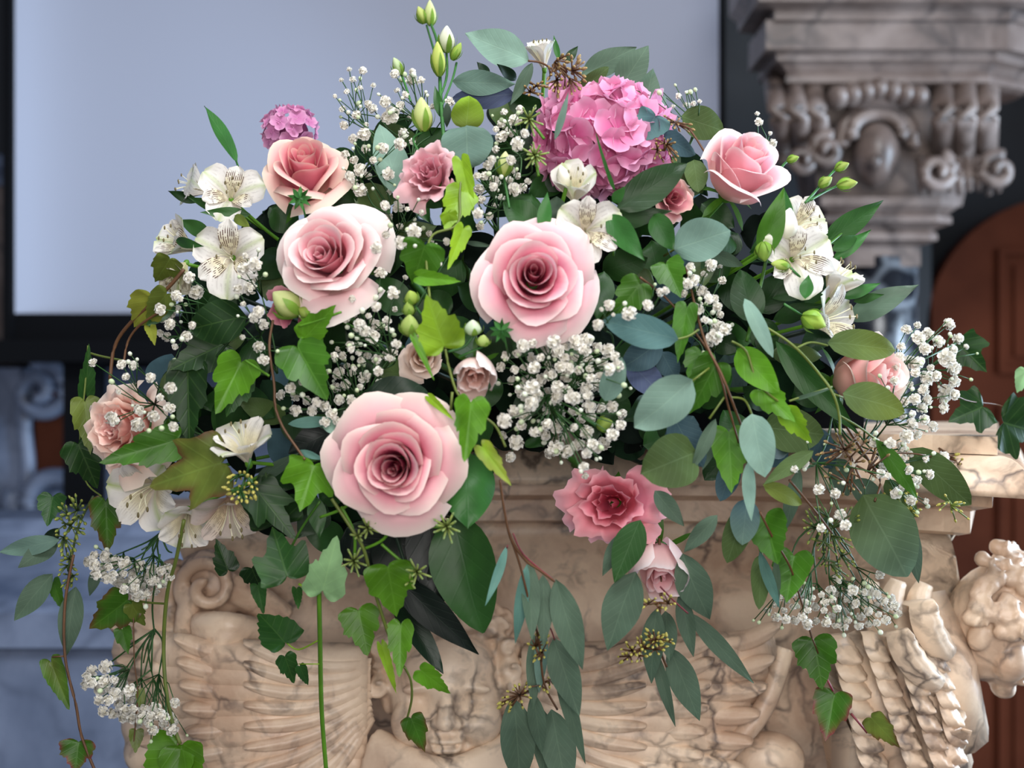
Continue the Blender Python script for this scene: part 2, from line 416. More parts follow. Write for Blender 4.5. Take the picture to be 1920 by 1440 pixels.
# ------------------------------------------------------------------ the carved marble pulpit that carries the flowers
pul = thing('carved_marble_pulpit', 'carved veined marble ledge with winged cherub heads carrying the flowers', 'pulpit')
base = [(263, 1.60), (263, 1.27), (330, 1.262), (430, 1.268), (700, 1.30), (900, 1.31), (1150, 1.315), (1400, 1.30), (1600, 1.26), (1760, 1.215), (1842, 1.185), (1850, 1.60)]
PL = [XY(a, d) for a, d in base]
dr = 1.19
q = MB(); sweep(q, PL[4:], [(-.02, Z(815, dr)), (.012, Z(817, dr)), (.012, Z(850, dr)), (.0, Z(852, dr))]); q.build('top_slab', M['marble'], pul, smooth=False)
q = MB(); sweep(q, PL[4:], [(-.01, Z(851, dr))] + [(.036 * math.cos(a) ** .8 if False else .012 + .028 * math.sin(a), Z(852 + 70 * (1 - math.cos(a)), dr)) for a in np.linspace(0, PI / 2, 9)] + [(.010, Z(926, dr))]); q.build('rounded_moulding', M['marble'], pul)
q = MB(); sweep(q, PL[4:], [(.008, Z(924, dr)), (.008, Z(948, dr)), (-.006, Z(958, dr)), (-.010, Z(962, dr)), (-.010, Z(1004, dr)), (-.02, Z(1012, dr))]); q.build('frieze', M['marble'], pul, smooth=False)
prof = [(-.022, Z(1010, dr)), (-.035, Z(1060, dr)), (-.045, Z(1120, dr)), (-.05, Z(1190, dr)), (-.045, Z(1260, dr)), (-.04, Z(1400, dr)), (-.06, Z(1600, dr)), (-.12, .85), (-.2, .7), (-.24, .55)]
q = MB(); sweep(q, PL, prof); q.build('bell', M['marble'], pul)
q = MB(); q.tube([(.05, 1.50, z) for z in (0, .08)], .30, 32); q.tube([(.05, 1.50, z) for z in (.08, .2, .4, .62)], .22, 32, r2=.19); q.build('pedestal', M['marble'], pul)

def fused(name, mb, vox, mat, parent, sculpt=(), smooth_it=3, label=None):
    """overlapping solids fused into one carved stone surface, then pressed and raised here and there"""
    o = mb.build(name, mat, parent)
    r = o.modifiers.new('r', 'REMESH'); r.mode = 'VOXEL'; r.voxel_size = vox; r.use_smooth_shade = True
    s = o.modifiers.new('s', 'SMOOTH'); s.iterations = smooth_it; s.factor = 0.6
    dg = bpy.context.evaluated_depsgraph_get(); dg.update()
    me = bpy.data.meshes.new_from_object(o.evaluated_get(dg)); o.modifiers.clear()
    n = len(me.vertices); co = np.empty(n * 3); me.vertices.foreach_get('co', co); co = co.reshape(-1, 3)
    for c, c2, rad, vec in sculpt:
        c = np.asarray(c); c2 = np.asarray(c2); ab = c2 - c; L2 = max(1e-12, ab @ ab)
        tt = np.clip(((co - c) @ ab) / L2, 0, 1)[:, None]
        dist = np.linalg.norm(co - (c + tt * ab), axis=1)
        co += np.exp(-(dist / rad) ** 2)[:, None] * np.asarray(vec)
    me.vertices.foreach_set('co', co.ravel()); me.update()
    me.polygons.foreach_set('use_smooth', [True] * len(me.polygons))
    if not me.materials: me.materials.append(mat)
    o.data = me
    if label: o['label'] = label
    return o

def head(name, c, s, face, roll, parent, seed, vox, label, hair_sides=True, ncurl=46, csz=1.0):
    """carved child's head; c centre, s half face width in metres, face = direction it looks"""
    rr = random.Random(seed)
    X, Y, Zf = frame(face, roll)        # Zf looks out of the stone, Y up, X to the right of the viewer when facing us
    T = lambda x, y, z: np.asarray(c) + (X * x + Y * y + Zf * z) * s
    A = [X, Y, Zf]; m = MB()
    E = lambda x, y, z, rx, ry, rz: m.ball(T(x, y, z), (rx * s, ry * s, rz * s), 20, 14, ax=A)
    E(0, .12, -.15, 1.0, 1.2, .95); E(0, .5, .25, .82, .6, .52)
    for g in (-1, 1):
        E(g * .48, -.34, .42, .44, .44, .36); E(g * .98, -.05, -.2, .14, .30, .22); E(g * .40, .22, .66, .34, .10, .13)
    E(0, -.55, .35, .62, .42, .42); E(0, -.98, .42, .30, .24, .26)
    m.tube([T(0, .22, .70), T(0, .0, .80), T(0, -.22, .93)], .11 * s, 10, r2=.15 * s)
    E(0, -.28, .93, .17, .13, .15); E(-.16, -.31, .82, .11, .10, .11); E(.16, -.31, .82, .11, .10, .11)
    E(0, -.60, .74, .30, .08, .12); E(0, -.74, .72, .24, .09, .12)
    for k in range(ncurl):                                # hair: curls piled round forehead and temples
        a = rr.uniform(-.25, PI + .25); ring = rr.random()
        rad = 1.06 + .25 * ring; zz = .50 - 1.0 * ring + rr.uniform(-.1, .1)
        cx_, cy_ = rad * math.cos(a), .30 + 1.12 * rad * math.sin(a) * .88
        if not hair_sides and abs(cx_) > .95 and cy_ < .2: continue
        r0 = rr.uniform(.13, .22) * csz; a0 = rr.uniform(0, 6.28); fl = rr.choice((-1, 1)); pts = []
        for i in range(12):
            q = i / 11; an = a0 + fl * q * 5.5; r1 = r0 * (1 - .75 * q)
            pts.append(T(cx_ + math.cos(an) * r1, cy_ + math.sin(an) * r1, zz + .13 * q))
        m.tube(pts, .07 * s * csz, 6, r2=.05 * s * csz)
        m.ball(T(cx_ * .96, cy_ * .96, zz - .14), (.22 * s * csz,) * 3, 10, 7)
    Zs = Zf * s; sc_ = []
    for g in (-1, 1):
        e = T(g * .38, .03, .74)
        sc_ += [(e, e, .21 * s, -Zs * .20), (e, e, .10 * s, Zs * .15)]
        sc_ += [(T(g * .24, .10, .74), T(g * .52, .10, .70), .035 * s, Zs * .06), (T(g * .24, -.05, .70), T(g * .52, -.04, .66), .03 * s, -Zs * .05)]
        sc_ += [(T(g * .09, -.40, .9), T(g * .09, -.40, .9), .05 * s, -Zs * .10), (T(g * .32, -.62, .7), T(g * .34, -.66, .7), .07 * s, -Zs * .09)]
    sc_ += [(T(-.24, -.665, .8), T(.24, -.665, .8), .035 * s, -Zs * .13), (T(0, -.85, .7), T(0, -.85, .7), .14 * s, -Zs * .08)]
    return fused(name, m, vox, M['marble'], parent, sc_, 2, label)

def feather_mesh(p0, p1, wpx_m, side, out, thick, seed=0):
    """a carved feather: domed blade with a raised quill, fine barbs and a rounded tip, thick edges down to the stone"""
    ns, nu = 12, 9; V = []; ax = p1 - p0; Ln = np.linalg.norm(ax); rr = random.Random(seed)
    bend = side * Ln * .09
    for j in range(ns + 1):
        s = 1 - (1 - j / ns) ** 1.7
        hw = wpx_m / 2 * (.75 + .3 * math.sin(PI * min(s * 1.05, 1) * .8)) * math.sqrt(max(.02, 1 - max(0, (s - .70) / .30) ** 2.2))
        for i in range(nu):
            u = -1 + 2 * i / (nu - 1)
            h = thick * (1 - .62 * u * u) + thick * .28 * math.exp(-(u / .14) ** 2) + thick * .13 * math.sin(s * 30 - abs(u) * 6)
            if abs(u) > .99: h = -thick * 1.2
            h = h * (.5 + .5 * s) + thick * .9 * s
            if j == 0 or j == ns: h = -thick
            V.append(p0 + ax * s + bend * math.sin(PI * s) + side * hw * u + out * h)
    return V, grid_faces(nu, ns + 1)
def feather(parent, b, t, wpx, db, dt_, flip=1, thick=.006, name='feather', ov=(0, -1.0, 0)):
    p0, p1 = P(*b, db), P(*t, dt_)
    ax = nrm(p1 - p0); ov = nrm(ov); out = nrm(ov - ax * (ax @ ov))
    side = np.cross(ax, out) * flip
    V, Fc = feather_mesh(p0, p1, wpx / F * (db + dt_) / 2, side, out, thick, int(b[0] * 7 + b[1]))
    return part(name, parent, V, Fc, M['marble'])
def wing(cxm, sgn, label):
    """front wing beside the cherub; cxm mirror line in pixels"""
    h = MB(); X = lambda x: cxm + sgn * (x - 835)
    rows = 10
    for i, (xa, ya, xb, yb) in enumerate([(1010, 1225, 1180, 1205), (1180, 1205, 1330, 1225), (1330, 1225, 1440, 1200)]):
        pass
    for k in range(9):
        y = 1245 + k * 26; h.tube(smooth_path([P(X(985), y, 1.225), P(X(1200), y - 8 + k * 2, 1.21), P(X(1440 - k * 17), y - 30 + k * 9, 1.24)]), .018, 8)
    wg = h.build('wing', M['marble'], pul); wg['label'] = label
    tiers = [(1300, 1465, 31, 1.222, 1.206), (1170, 1345, 30, 1.212, 1.196), (975, 1215, 27, 1.205, 1.190)]
    for ti, (xa, xb, wd, d0, d1) in enumerate(tiers):
        for k in range(rows):
            sl = math.radians(-11 + k * 6.2)
            y0 = 1222 + k * 25.5 + (ti == 0) * (2 + k * 3) + (ti == 1) * (k * 1.5)
            xo = -k * 13 * (xb > 1400) - k * 5 * (1300 < xb < 1400)
            a = (xa + xo, y0 + ti * 2 + math.tan(sl) * (xa - 1200) * .5); Lx = xb - xa
            b_ = (xb + xo, a[1] + math.tan(sl) * Lx - (14 if k == 0 and ti == 0 else 0))
            if a[1] > 1500: continue
            feather(wg, (X(a[0]), a[1]), (X(b_[0]), b_[1]), wd + 5, d0 + .004, d1 + .004, sgn, .0052)
    return wg
wing(835, 1, 'carved feathered wing right of the front cherub')
wing(835, -1, 'carved feathered wing left of the front cherub')
h = MB()                                                # neck and drapery knot under and around the front head
for k in range(5): h.tube(smooth_path([P(700 - k * 6, 1390 + k * 22, 1.21), P(835, 1450 + k * 26, 1.18), P(970 + k * 6, 1390 + k * 22, 1.21)]), .014, 8)
fused('collar', h, .004, M['marble'], pul)
head('cherub_head', P(838, 1305, 1.225), .052, (0.03, -1, 0.04), 0.0, pul, 5, .0021, 'round faced cherub head with curly hair')

# corner cherub head in profile at the right, its hair, and the white lit wing below the corner
head('cherub_head', P(1876, 1182, 1.235), .0455, (.82, -.46, -.34), .0, pul, 9, .0020, 'cherub head on the right corner seen from the side', False, 120, .72)
cw = MB()
for a, b_ in (((1600, 1190), (1700, 1470)), ((1660, 1150), (1760, 1440)), ((1715, 1130), (1790, 1380)), ((1560, 1230), (1620, 1480))):
    cw.tube([P(*a, 1.235), P((a[0] + b_[0]) / 2 + 12, (a[1] + b_[1]) / 2, 1.212), P(*b_, 1.235)], .030, 10)
cwg = cw.build('wing', M['marble'], pul); cwg['label'] = 'carved wing below the right corner'
for k in range(9):
    y = 1218 + k * 33; x = 1585 + k * 8
    feather(cwg, (x - 12, y - 34), (x + 16, y + 32), 72, 1.200, 1.188, 1, .0045, ov=(.75, -.7, .1))
    x2 = 1640 + k * 11.5
    feather(cwg, (x2 - 8, y - 38), (x2 + 14, y + 28), 56, 1.190, 1.180, 1, .0045, ov=(.75, -.7, .1))
for k in range(8):
    y = 1215 + k * 34; x = 1702 + k * 11
    feather(cwg, (x - 16, y - 36), (x + 4, y + 26), 54, 1.186, 1.175, 1, .0045, ov=(.75, -.7, .1))
    x2 = 1748 + k * 9 - (max(0, k - 4) ** 2) * 3
    feather(cwg, (x2 - 12, y - 50), (x2 + 8, y + 16), 46, 1.188, 1.178, 1, .0045, ov=(.75, -.7, .1))
feather(cwg, (1790, 1235), (1712, 1128), 56, 1.185, 1.165, -1, .010, 'curled_feather', (.6, -.7, .2))
feather(cwg, (1775, 1290), (1668, 1185), 50, 1.178, 1.160, -1, .010, 'curled_feather', (.6, -.7, .2))
feather(cwg, (1740, 1090), (1720, 1160), 40, 1.20, 1.19, 1, .008); feather(cwg, (1690, 1085), (1672, 1160), 40, 1.20, 1.19, 1, .008); feather(cwg, (1640, 1085), (1620, 1160), 40, 1.21, 1.20, 1, .008)
h = MB(); h.tube([P(1790, 1345, 1.19), P(1800, 1370, 1.175), P(1790, 1392, 1.19), P(1768, 1380, 1.20)], .010, 10); h.build('scroll', M['marble'], pul)
h = MB(); h.tube(smooth_path([P(1470, 1215, 1.235), P(1430, 1330, 1.225), P(1330, 1440, 1.225), P(1250, 1500, 1.23)]), .010, 8);
h.ball(P(1440, 1425, 1.25), (.034, .022, .026), 14, 9); fused('acanthus_edge', h, .003, M['marble'], pul)
# left corner: volute above a draped shoulder and rolled edge
h = MB()
h.tube(spiral(P(392, 1100, 1.235), .026, 1.35, 0, .016, -1, 44, PI * 1.15), .0072, 8, r2=.005)
h.tube(smooth_path([P(345, 1215, 1.24), P(352, 1150, 1.235), P(366, 1100, 1.235)]), .011, 8)
h.ball(P(392, 1100, 1.262), (.034, .022, .034), 16, 10)
h.tube(smooth_path([P(420, 1095, 1.25), P(470, 1120, 1.262), P(530, 1165, 1.275)]), .016, 8)
fused('volute', h, .0022, M['marble'], pul)
h = MB()
for k, (xa, xb, y) in enumerate([(372, 480, 1168), (376, 470, 1190), (380, 450, 1212), (386, 450, 1236), (392, 440, 1262)]):
    h.tube(smooth_path([P(xa, y, 1.232), P((xa + xb) / 2, y + 3, 1.212), P(xb, y + 12, 1.232)]), .0115, 8)
h.tube(smooth_path([P(395, 1270, 1.225), P(385, 1330, 1.23), P(392, 1440, 1.235), P(400, 1520, 1.24)]), .014, 8, r2=.009)
fused('shoulder_roll', h, .003, M['marble'], pul)
h = MB()
for k in range(7):
    h.ball(P(285 + 8 * math.sin(k * 1.9), 1120 + k * 48, 1.262), (.022 + .006 * (k % 2), .025, .022), 14, 9)
    h.ball(P(325 - 6 * math.sin(k * 2.3), 1095 + k * 52, 1.262), (.018, .026, .024), 14, 9)
fused('corner_foliage', h, .0035, M['marble'], pul)
h = MB()
for k in range(14):
    a = k * 2.4; r = 5 + k * 3.4
    h.ball(P(440 + r * math.cos(a), 1400 + r * math.sin(a) * .8, 1.25 - .002 * (14 - k)), (.010, .012, .009), 10, 7)
fused('rosette', h, .0025, M['marble'], pul)

# ------------------------------------------------------------------ plant builders
CORE = P(960, 760, 1.24)
COLS = {k: C(v) for k, v in dict(
    lime='83a824', bright='52831a', green='3a6518', mid='294f20', deep='1c3815', dark='142a18', black='0b150f', olive='62702c', yellow='868c34',
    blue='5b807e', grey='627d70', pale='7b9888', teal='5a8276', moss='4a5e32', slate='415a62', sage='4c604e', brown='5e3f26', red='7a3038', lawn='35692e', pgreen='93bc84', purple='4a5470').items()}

IVY = [(0, 1.0), (6, .90), (13, .80), (20, .735), (26, .67), (31, .60), (36, .635), (43, .66), (50, .655), (57, .59), (64, .56), (72, .565), (82, .56), (94, .53), (106, .51), (118, .49), (130, .46), (142, .42), (153, .34), (164, .20), (174, .08), (180, .03)]
LOBED = [(0, 1.0), (6, .90), (13, .78), (20, .68), (26, .60), (32, .57), (38, .62), (44, .72), (50, .80), (55, .74), (62, .64), (72, .58), (82, .56), (94, .57), (106, .58), (118, .55), (130, .48), (142, .42), (153, .32), (164, .18), (174, .07), (180, .03)]
HEART = [(0, 1.0), (6, .92), (13, .83), (20, .77), (27, .72), (34, .67), (42, .64), (50, .615), (58, .60), (66, .585), (76, .57), (88, .55), (100, .53), (112, .51), (124, .48), (136, .44), (147, .38), (157, .28), (166, .16), (174, .07), (180, .03)]
RAD = {'ivy': IVY, 'lobed': LOBED, 'heart': HEART}
KMAT = {'ivy': 'ivy', 'lobed': 'ivy', 'heart': 'ivy', 'euc': 'euc', 'round': 'euc', 'willow': 'euc', 'lance': 'dark', 'blade': 'dark', 'broad': 'dark'}

def leaf(parent, kind, b, t, wpx, col='green', dz=0.0, tz=None, roll=0.0, fold=None, bend=None, tipcol=None, mat=None, d=None, name='leaf', label=None, seed=None, cup=0.0):
    """one leaf from its base b to its tip t (photograph pixels), wpx wide; dz metres proud of the dome; tz how much further forward the tip is"""
    rr = random.Random(seed if seed is not None else int(b[0] * 13 + b[1] * 7 + t[0] + wpx))
    cx_, cy_ = (b[0] + t[0]) / 2, (b[1] + t[1]) / 2
    d0 = (d if d is not None else min(D(cx_, cy_), 1.12 if cy_ > 930 and 300 < cx_ < 1460 else (1.13 if cy_ > 930 else 9))) - dz
    if tz is None: tz = rr.uniform(-.012, .022)
    p0, p1 = P(b[0], b[1], d0 + tz / 2), P(t[0], t[1], d0 - tz / 2)
    ax = p1 - p0; Ln = np.linalg.norm(ax); a = ax / Ln
    view = nrm((p0 + p1) / 2 - np.array([0, 0, EYE]))
    s0 = nrm(np.cross(a, view)); o0 = np.cross(s0, a)
    if o0 @ view > 0: o0 = -o0
    roll = roll + rr.uniform(-.25, .25)
    sd = s0 * math.cos(roll) + o0 * math.sin(roll); on = o0 * math.cos(roll) - s0 * math.sin(roll)
    W = wpx / F * d0 / max(.35, math.cos(roll)); bend = rr.uniform(.02, .12) if bend is None else bend
    c0 = COLS[col] * rr.uniform(.88, 1.12); c1 = COLS[tipcol] if tipcol else c0
    V, Cc, U = [], [], []
    if kind in RAD:
        fold = rr.uniform(.10, .3) if fold is None else fold
        tab = RAD[kind]
        ang = [q[0] for q in tab]; ra = [q[1] for q in tab]
        full = [(-x, r) for x, r in zip(ang[::-1], ra[::-1])][:-1] + list(zip(ang, ra))
        nat = max(abs(r * math.sin(math.radians(x))) for x, r in full) * 2
        base_s = .12
        rings = 5; kf = len(full)
        V.append(p0 + ax * base_s); Cc.append(c0); U.append((0, base_s, 0))
        for j in range(1, rings + 1):
            q = j / rings
            for m_, (x, r) in enumerate(full):
                r = r * (1 + (.045 * math.sin(x * .42 + b[0]) * (1 if j == rings else .3)) * (abs(x) > 4))
                th = math.radians(x); s = base_s + (r * math.cos(th)) * q * (1 - base_s if abs(x) < 90 else .36)
                u = r * math.sin(th) * q / nat
                h = fold * abs(u) * W - bend * Ln * (max(0, s) ** 2) - cup * W * u * u + .03 * W * math.sin(x * .09 + b[1]) * q * q
                V.append(p0 + ax * s + sd * (u * W) + on * h)
                k = sstep(.72, 1.0, q) if tipcol in ('red', 'brown') else q * .8
                Cc.append(lerp(c0, c1, k * (1 if tipcol not in ('red', 'brown') else (.4 + .6 * (math.sin(x * .11 + b[0]) > -.1)))))
                U.append((2 * u, s, 0))
        Fc = [(0, 1 + i, 2 + i) for i in range(kf - 1)]
        for j in range(rings - 1):
            o = 1 + j * kf
            Fc += [(o + i, o + kf + i, o + kf + i + 1, o + i + 1) for i in range(kf - 1)]
    else:
        fold = rr.uniform(.08, .22) if fold is None else fold
        ns, nu = 12, 7
        for j in range(ns + 1):
            s = j / ns
            hw = {'euc': (math.sin(PI * s ** .85) ** .62), 'round': (math.sin(PI * s ** .8) ** .5), 'willow': math.sin(PI * s ** .80) ** .9,
                  'lance': math.sin(PI * s ** .75) ** 1.05, 'blade': (min(1, s * 6 + .3)) * (1 - s) ** .5, 'broad': math.sin(PI * min(1, s ** .8)) ** .72}[kind]
            hw = max(hw, .02)
            for i in range(nu):
                u = -1 + 2 * i / (nu - 1)
                h = fold * abs(u) * hw * W / 2 + bend * Ln * (s * (1 - s) * 2.2 - s * s * .4) - cup * W * (u * hw) ** 2
                h += .035 * W * math.sin(s * 8 + u * 2 + b[0])
                V.append(p0 + ax * s + sd * (u * hw * W / 2) + on * h)
                cc = lerp(c0, c1, s)
                Cc.append(cc); U.append((u * hw, s, 0))
        Fc = grid_faces(nu, ns + 1)
    return part(name, parent, V, Fc, M[mat or KMAT[kind]], Cc, U, label)

def stem(parent, pts, r=.0016, col='olive', r2=None, name='stem', dzs=0.0, label=None, cols=None):
    """pts: (px, py[, dz])"""
    Q = []
    for p in pts:
        dz = p[2] if len(p) > 2 else dzs
        d0 = D(p[0], p[1]); 
        if p[1] > 930: d0 = min(d0, 1.13 - .01 * (300 < p[0] < 1460))
        Q.append(P(p[0], p[1], d0 - dz))
    r = r * .72; r2 = r2 * .72 if r2 else None
    m = MB(); m.tube(smooth_path(Q, 5), r, 6, COLS[col] if isinstance(col, str) else col, r2)
    return m.build(name, M['stem'], parent, label=label)

def petal_grid(T, f, nu, nv, colf, uvf=None):
    V, Cc, U = [], [], []
    for j in range(nv):
        for i in range(nu):
            u = -1 + 2 * i / (nu - 1); v = j / (nv - 1)
            V.append(T(*f(u, v))); Cc.append(colf(u, v)); U.append(uvf(u, v) if uvf else (u, v, 0))
    return V, grid_faces(nu, nv), Cc, U

def rose(name, label, cat, px, py, Rpx, axis, N=26, opening=1.0, pal=('cc4f72', 'e38098', 'efb4be', 'f6e4de'), dz=0.0, roll=0.0, ruffle=0.0, seed=1, hub=.06, tight=1.0, squash=1.0, d=None, group=None, inner_z=.55, stem_on=True, outer_droop=1.0, green=True, shift=(0, 0)):
    rr = random.Random(seed)
    root = thing(name, label, cat, group)
    ca, cb, cc, ce = [C(x) for x in pal]
    d0 = (d if d is not None else D(px, py)) - dz
    c = P(px, py, d0); R = Rpx / F * d0
    n = nrm(np.array([axis[0], -axis[2], axis[1]]))
    X, Y, Zf = frame(n, roll)
    T = lambda x, y, z: c + (X * x + Y * y * squash + Zf * (z - .15)) * R
    for i in range(N):
        t = i / (N - 1)
        phi = i * 2.39996 + rr.uniform(-.2, .2)
        r0 = hub + (.58 + .06 * opening) * t ** (1.15 * tight) * (1 + rr.uniform(-.08, .08) * t)
        hw = lerp(2.5, 1.02, min(1, t * 1.35) ** .6) * rr.uniform(.92, 1.08)
        zt = inner_z + .14 * math.sin(PI * min(1, t * 1.2)) - .44 * t ** 3 * opening * outer_droop
        zb = -.50 + .05 * t
        curl = (.03 + .36 * t ** 1.8 * opening) * rr.uniform(.75, 1.2)
        s1 = rr.uniform(0, 6.28); pt = rr.uniform(.05, .17) * t; pu = rr.uniform(-.25, .25); tw = rr.uniform(-.14, .14) * t; off = .06 * (rr.random() - .5)
        close = .75 * max(0, 1 - t * 9)
        rf = ruffle * (.4 + .6 * t)
        def f(u, v):
            a = phi + u * hw * (1 + .0 * v)
            prof = math.sin(min(1, v * 1.15 + .05) * PI / 2) ** .75
            rad = r0 * (.18 + .82 * prof) * (1 + .09 * u) * (1 - close * v ** 2)
            k = max(0, v - .62) / .38
            rad += curl * k ** 1.8 * (1 - .35 * abs(u) ** 3) + .05 * t * math.sin(2.2 * u + s1) * v
            rad += pt * math.exp(-((u - pu) / .34) ** 2) * k ** 2
            rad += rf * .07 * math.sin(u * 9 + s1) * k + rf * .04 * math.sin(u * 21 + s1 * 2) * k
            z = zb + (zt - zb) * v - abs(u) ** 3 * .30 * (zt - zb) * v - curl * .75 * k ** 3 + off
            z += rf * .06 * math.cos(u * 11 + s1) * k + tw * u * v - (.05 + .30 * curl) * abs(u - pu) ** 1.6 * k * (t > .12)
            w_ = (1 - t) ** 1.5 * (.4 + .6 * v)
            return rad * math.cos(a) + shift[0] * w_, rad * math.sin(a) + shift[1] * w_, z
        def colf(u, v):
            b_ = lerp(ca, cb, min(1, t * 1.9)) if t < .55 else lerp(cb, cc, (t - .55) / .45)
            b_ = lerp(b_, ca, (1 - v) ** 1.1 * .85 * (1 - t * .55))
            e = (v ** 9) * 1.0 + (abs(u) ** 6) * .4 * v ** 2
            b_ = lerp(b_, ce, min(1, e) * (.55 + .45 * t))
            if green and t > .82 and v < .6: b_ = lerp(b_, C('dfe3b4'), .5 * (.6 - v) / .6)
            return b_
        V, Fc, Cc, U = petal_grid(T, f, 13 if ruffle == 0 else 21, 10, colf)
        part('petal', root, V, Fc, M['petal'], Cc, U)
    for k in range(5):                                    # green calyx leaves behind the head
        a = k * 2 * PI / 5 + .3
        V, Fc, Cc, U = petal_grid(T, lambda u, v: ((.12 + .62 * v) * math.cos(a + u * .26 * (1 - v) ** .6), (.12 + .62 * v) * math.sin(a + u * .26 * (1 - v) ** .6), -.52 - .25 * v * v), 5, 6, lambda u, v: COLS['green'])
        part('sepal', root, V, Fc, M['ivy'], Cc, U)
    if stem_on:
        e = T(0, 0, -.50); g = lerp(e, CORE, .55) if np.linalg.norm(e - CORE) > .1 else CORE
        m = MB(); m.ball(T(0, 0, -.5), R * .16, 10, 6, COLS['green']); m.tube(smooth_path([e, lerp(e, g, .4) - Zf * R * .3, g]), .0026, 7, COLS['green']); m.build('stem', M['stem'], root)
    base_at(root, T(0, 0, -.5))
    return root

def lily(name, label, px, py, Rpx, axis, dz=0.0, roll=0.0, seed=1, openness=.8, tint='e4dfd8', tint2='dccbb8', streak=1.0, green=.7, stem_to=None, count=6, d=None, parent=None, group='white alstroemeria flowers'):
    """alstroemeria: funnel of six petals, three broad outer ones tipped green and three narrow inner ones freckled brown"""
    rr = random.Random(seed)
    root = parent or thing(name, label, 'flower', group)
    d0 = (d if d is not None else D(px, py)) - dz
    c = P(px, py, d0); R = Rpx / F * d0
    n = nrm(np.array([axis[0], -axis[2], axis[1]])); X, Y, Zf = frame(n, roll)
    T = lambda x, y, z: c + (X * x + Y * y + Zf * z) * R
    c1, c2, cg = C(tint), C(tint2), C('9db34c')
    for k in range(count):
        inner = k % 2; a0 = k * PI / 3 + rr.uniform(-.12, .12)
        wd = (.31 if inner else .50) * rr.uniform(.9, 1.1); op = openness * (.82 if inner else 1) * rr.uniform(.88, 1.12); s1 = rr.uniform(0, 6)
        ln = rr.uniform(.95, 1.1)
        def f(u, v):
            q = v * ln; flare = op * 1.25
            rad = .05 + q * (.25 + .75 * min(1, op)) * (.35 + .65 * v ** .8)
            z = -.75 + 1.15 * q - flare * .55 * v ** 2.2
            w_ = wd * (math.sin(PI * (v * .82 + .06)) ** .8 if v < .97 else .14) * (.35 + .75 * v)
            side = u * w_ * (1.25 if not inner else 1)
            z += .14 * (u * u) * w_ * 1.5 + .03 * math.sin(u * 5 + s1) * v
            ca_, sa_ = math.cos(a0), math.sin(a0)
            return rad * ca_ - side * sa_, rad * sa_ + side * ca_, z
        def colf(u, v):
            b_ = lerp(c2, c1, min(1, .3 + v))
            if not inner:
                b_ = lerp(b_, cg, green * math.exp(-(u / .16) ** 2) * (.35 + .4 * v)); b_ = lerp(b_, cg, green * max(0, v - .88) * 5)
            else: b_ = lerp(b_, C('e8dca0'), .5 * math.exp(-((v - .45) / .25) ** 2))
            return b_
        st = lambda u, v: (u, v, (streak if inner else streak * .15) * (1 if .3 < v < .82 else 0))
        V, Fc, Cc, U = petal_grid(T, f, 9, 10, colf, st)
        part('petal', root, V, Fc, M['lily'], Cc, U)
    for k in range(5):
        a = k * 1.256 + rr.uniform(-.2, .2); m = MB(); b_ = .18 + .12 * rr.random()
        pts = [T(.03 * math.cos(a), .03 * math.sin(a), -.6), T(.1 * math.cos(a), .1 * math.sin(a), -.05), T(b_ * math.cos(a), b_ * math.sin(a) - .1, .32)]
        m.tube(smooth_path(pts), R * .012, 5, C('e6e0c0')); m.ball(pts[-1], (R * .028, R * .028, R * .06), 8, 5, C('6b5f3c')); m.build('stamen', M['stem'], root)
    if parent is None:
        e = T(0, 0, -.74); g = stem_to if stem_to is not None else lerp(e, CORE, .5)
        m = MB(); m.ball(T(0, 0, -.78), (R * .10, R * .10, R * .14), 10, 7, COLS['bright'], [X, Y, Zf]); m.tube(smooth_path([e, lerp(e, g, .35) - Zf * R * .35, g]), .0015, 6, COLS['bright']); m.build('stem', M['stem'], root)
        base_at(root, e)
    return root

def bud(parent, b, t, wpx, col='9aab4a', tipc='d9dfa8', dz=0.0, name='bud', sepal='7da23c', d=None, calyx=True):
    d0 = (d if d is not None else D(*b)) - dz
    p0, p1 = P(*b, d0), P(*t, d0 - .004); ax = p1 - p0; L = np.linalg.norm(ax); X, Y, Zf = frame(ax); R = wpx / F * d0 / 2
    V, Cc = [], []; n = 12; c0, c1 = C(col), C(tipc)
    for j in range(9):
        v = j / 8; r = R * (math.sin(PI * (v * .93 + .05) ** .8) ** .8)
        for i in range(n):
            a = 2 * PI * i / n; r_ = r * (1 + .10 * math.cos(3 * a + v * 3.5))
            V.append(p0 + Zf * L * v + (X * math.cos(a) + Y * math.sin(a)) * r_); Cc.append(lerp(c0, c1, min(1, v * .8 + .25 * math.cos(3 * a + v * 3.5) ** 2)))
    o = part(name, parent, V, grid_faces(n, 9, 0, True) + [tuple(range(n))[::-1], tuple(range(8 * n, 9 * n))], M['petal'], Cc, [(0, 0, 0)] * len(V))
    if calyx:
        m = MB()
        for k in range(5):
            a = k * 2 * PI / 5
            def f(u, v): 
                aa = a + u * .45 * (1 - v) ** .7; r = R * (.35 + .95 * math.sin(PI * min(.62, v * .75)) ** .8); return X * r * math.cos(aa) + Y * r * math.sin(aa) + Zf * L * (v * .72 - .03)
            V, Fc, Cc, U = petal_grid(lambda *q: p0 + np.array(q), lambda u, v: tuple(f(u, v)), 4, 6, lambda u, v: C(sepal)); m.add(V, Fc, Cc, U)
        m.build('calyx', M['ivy'], parent)
    return o

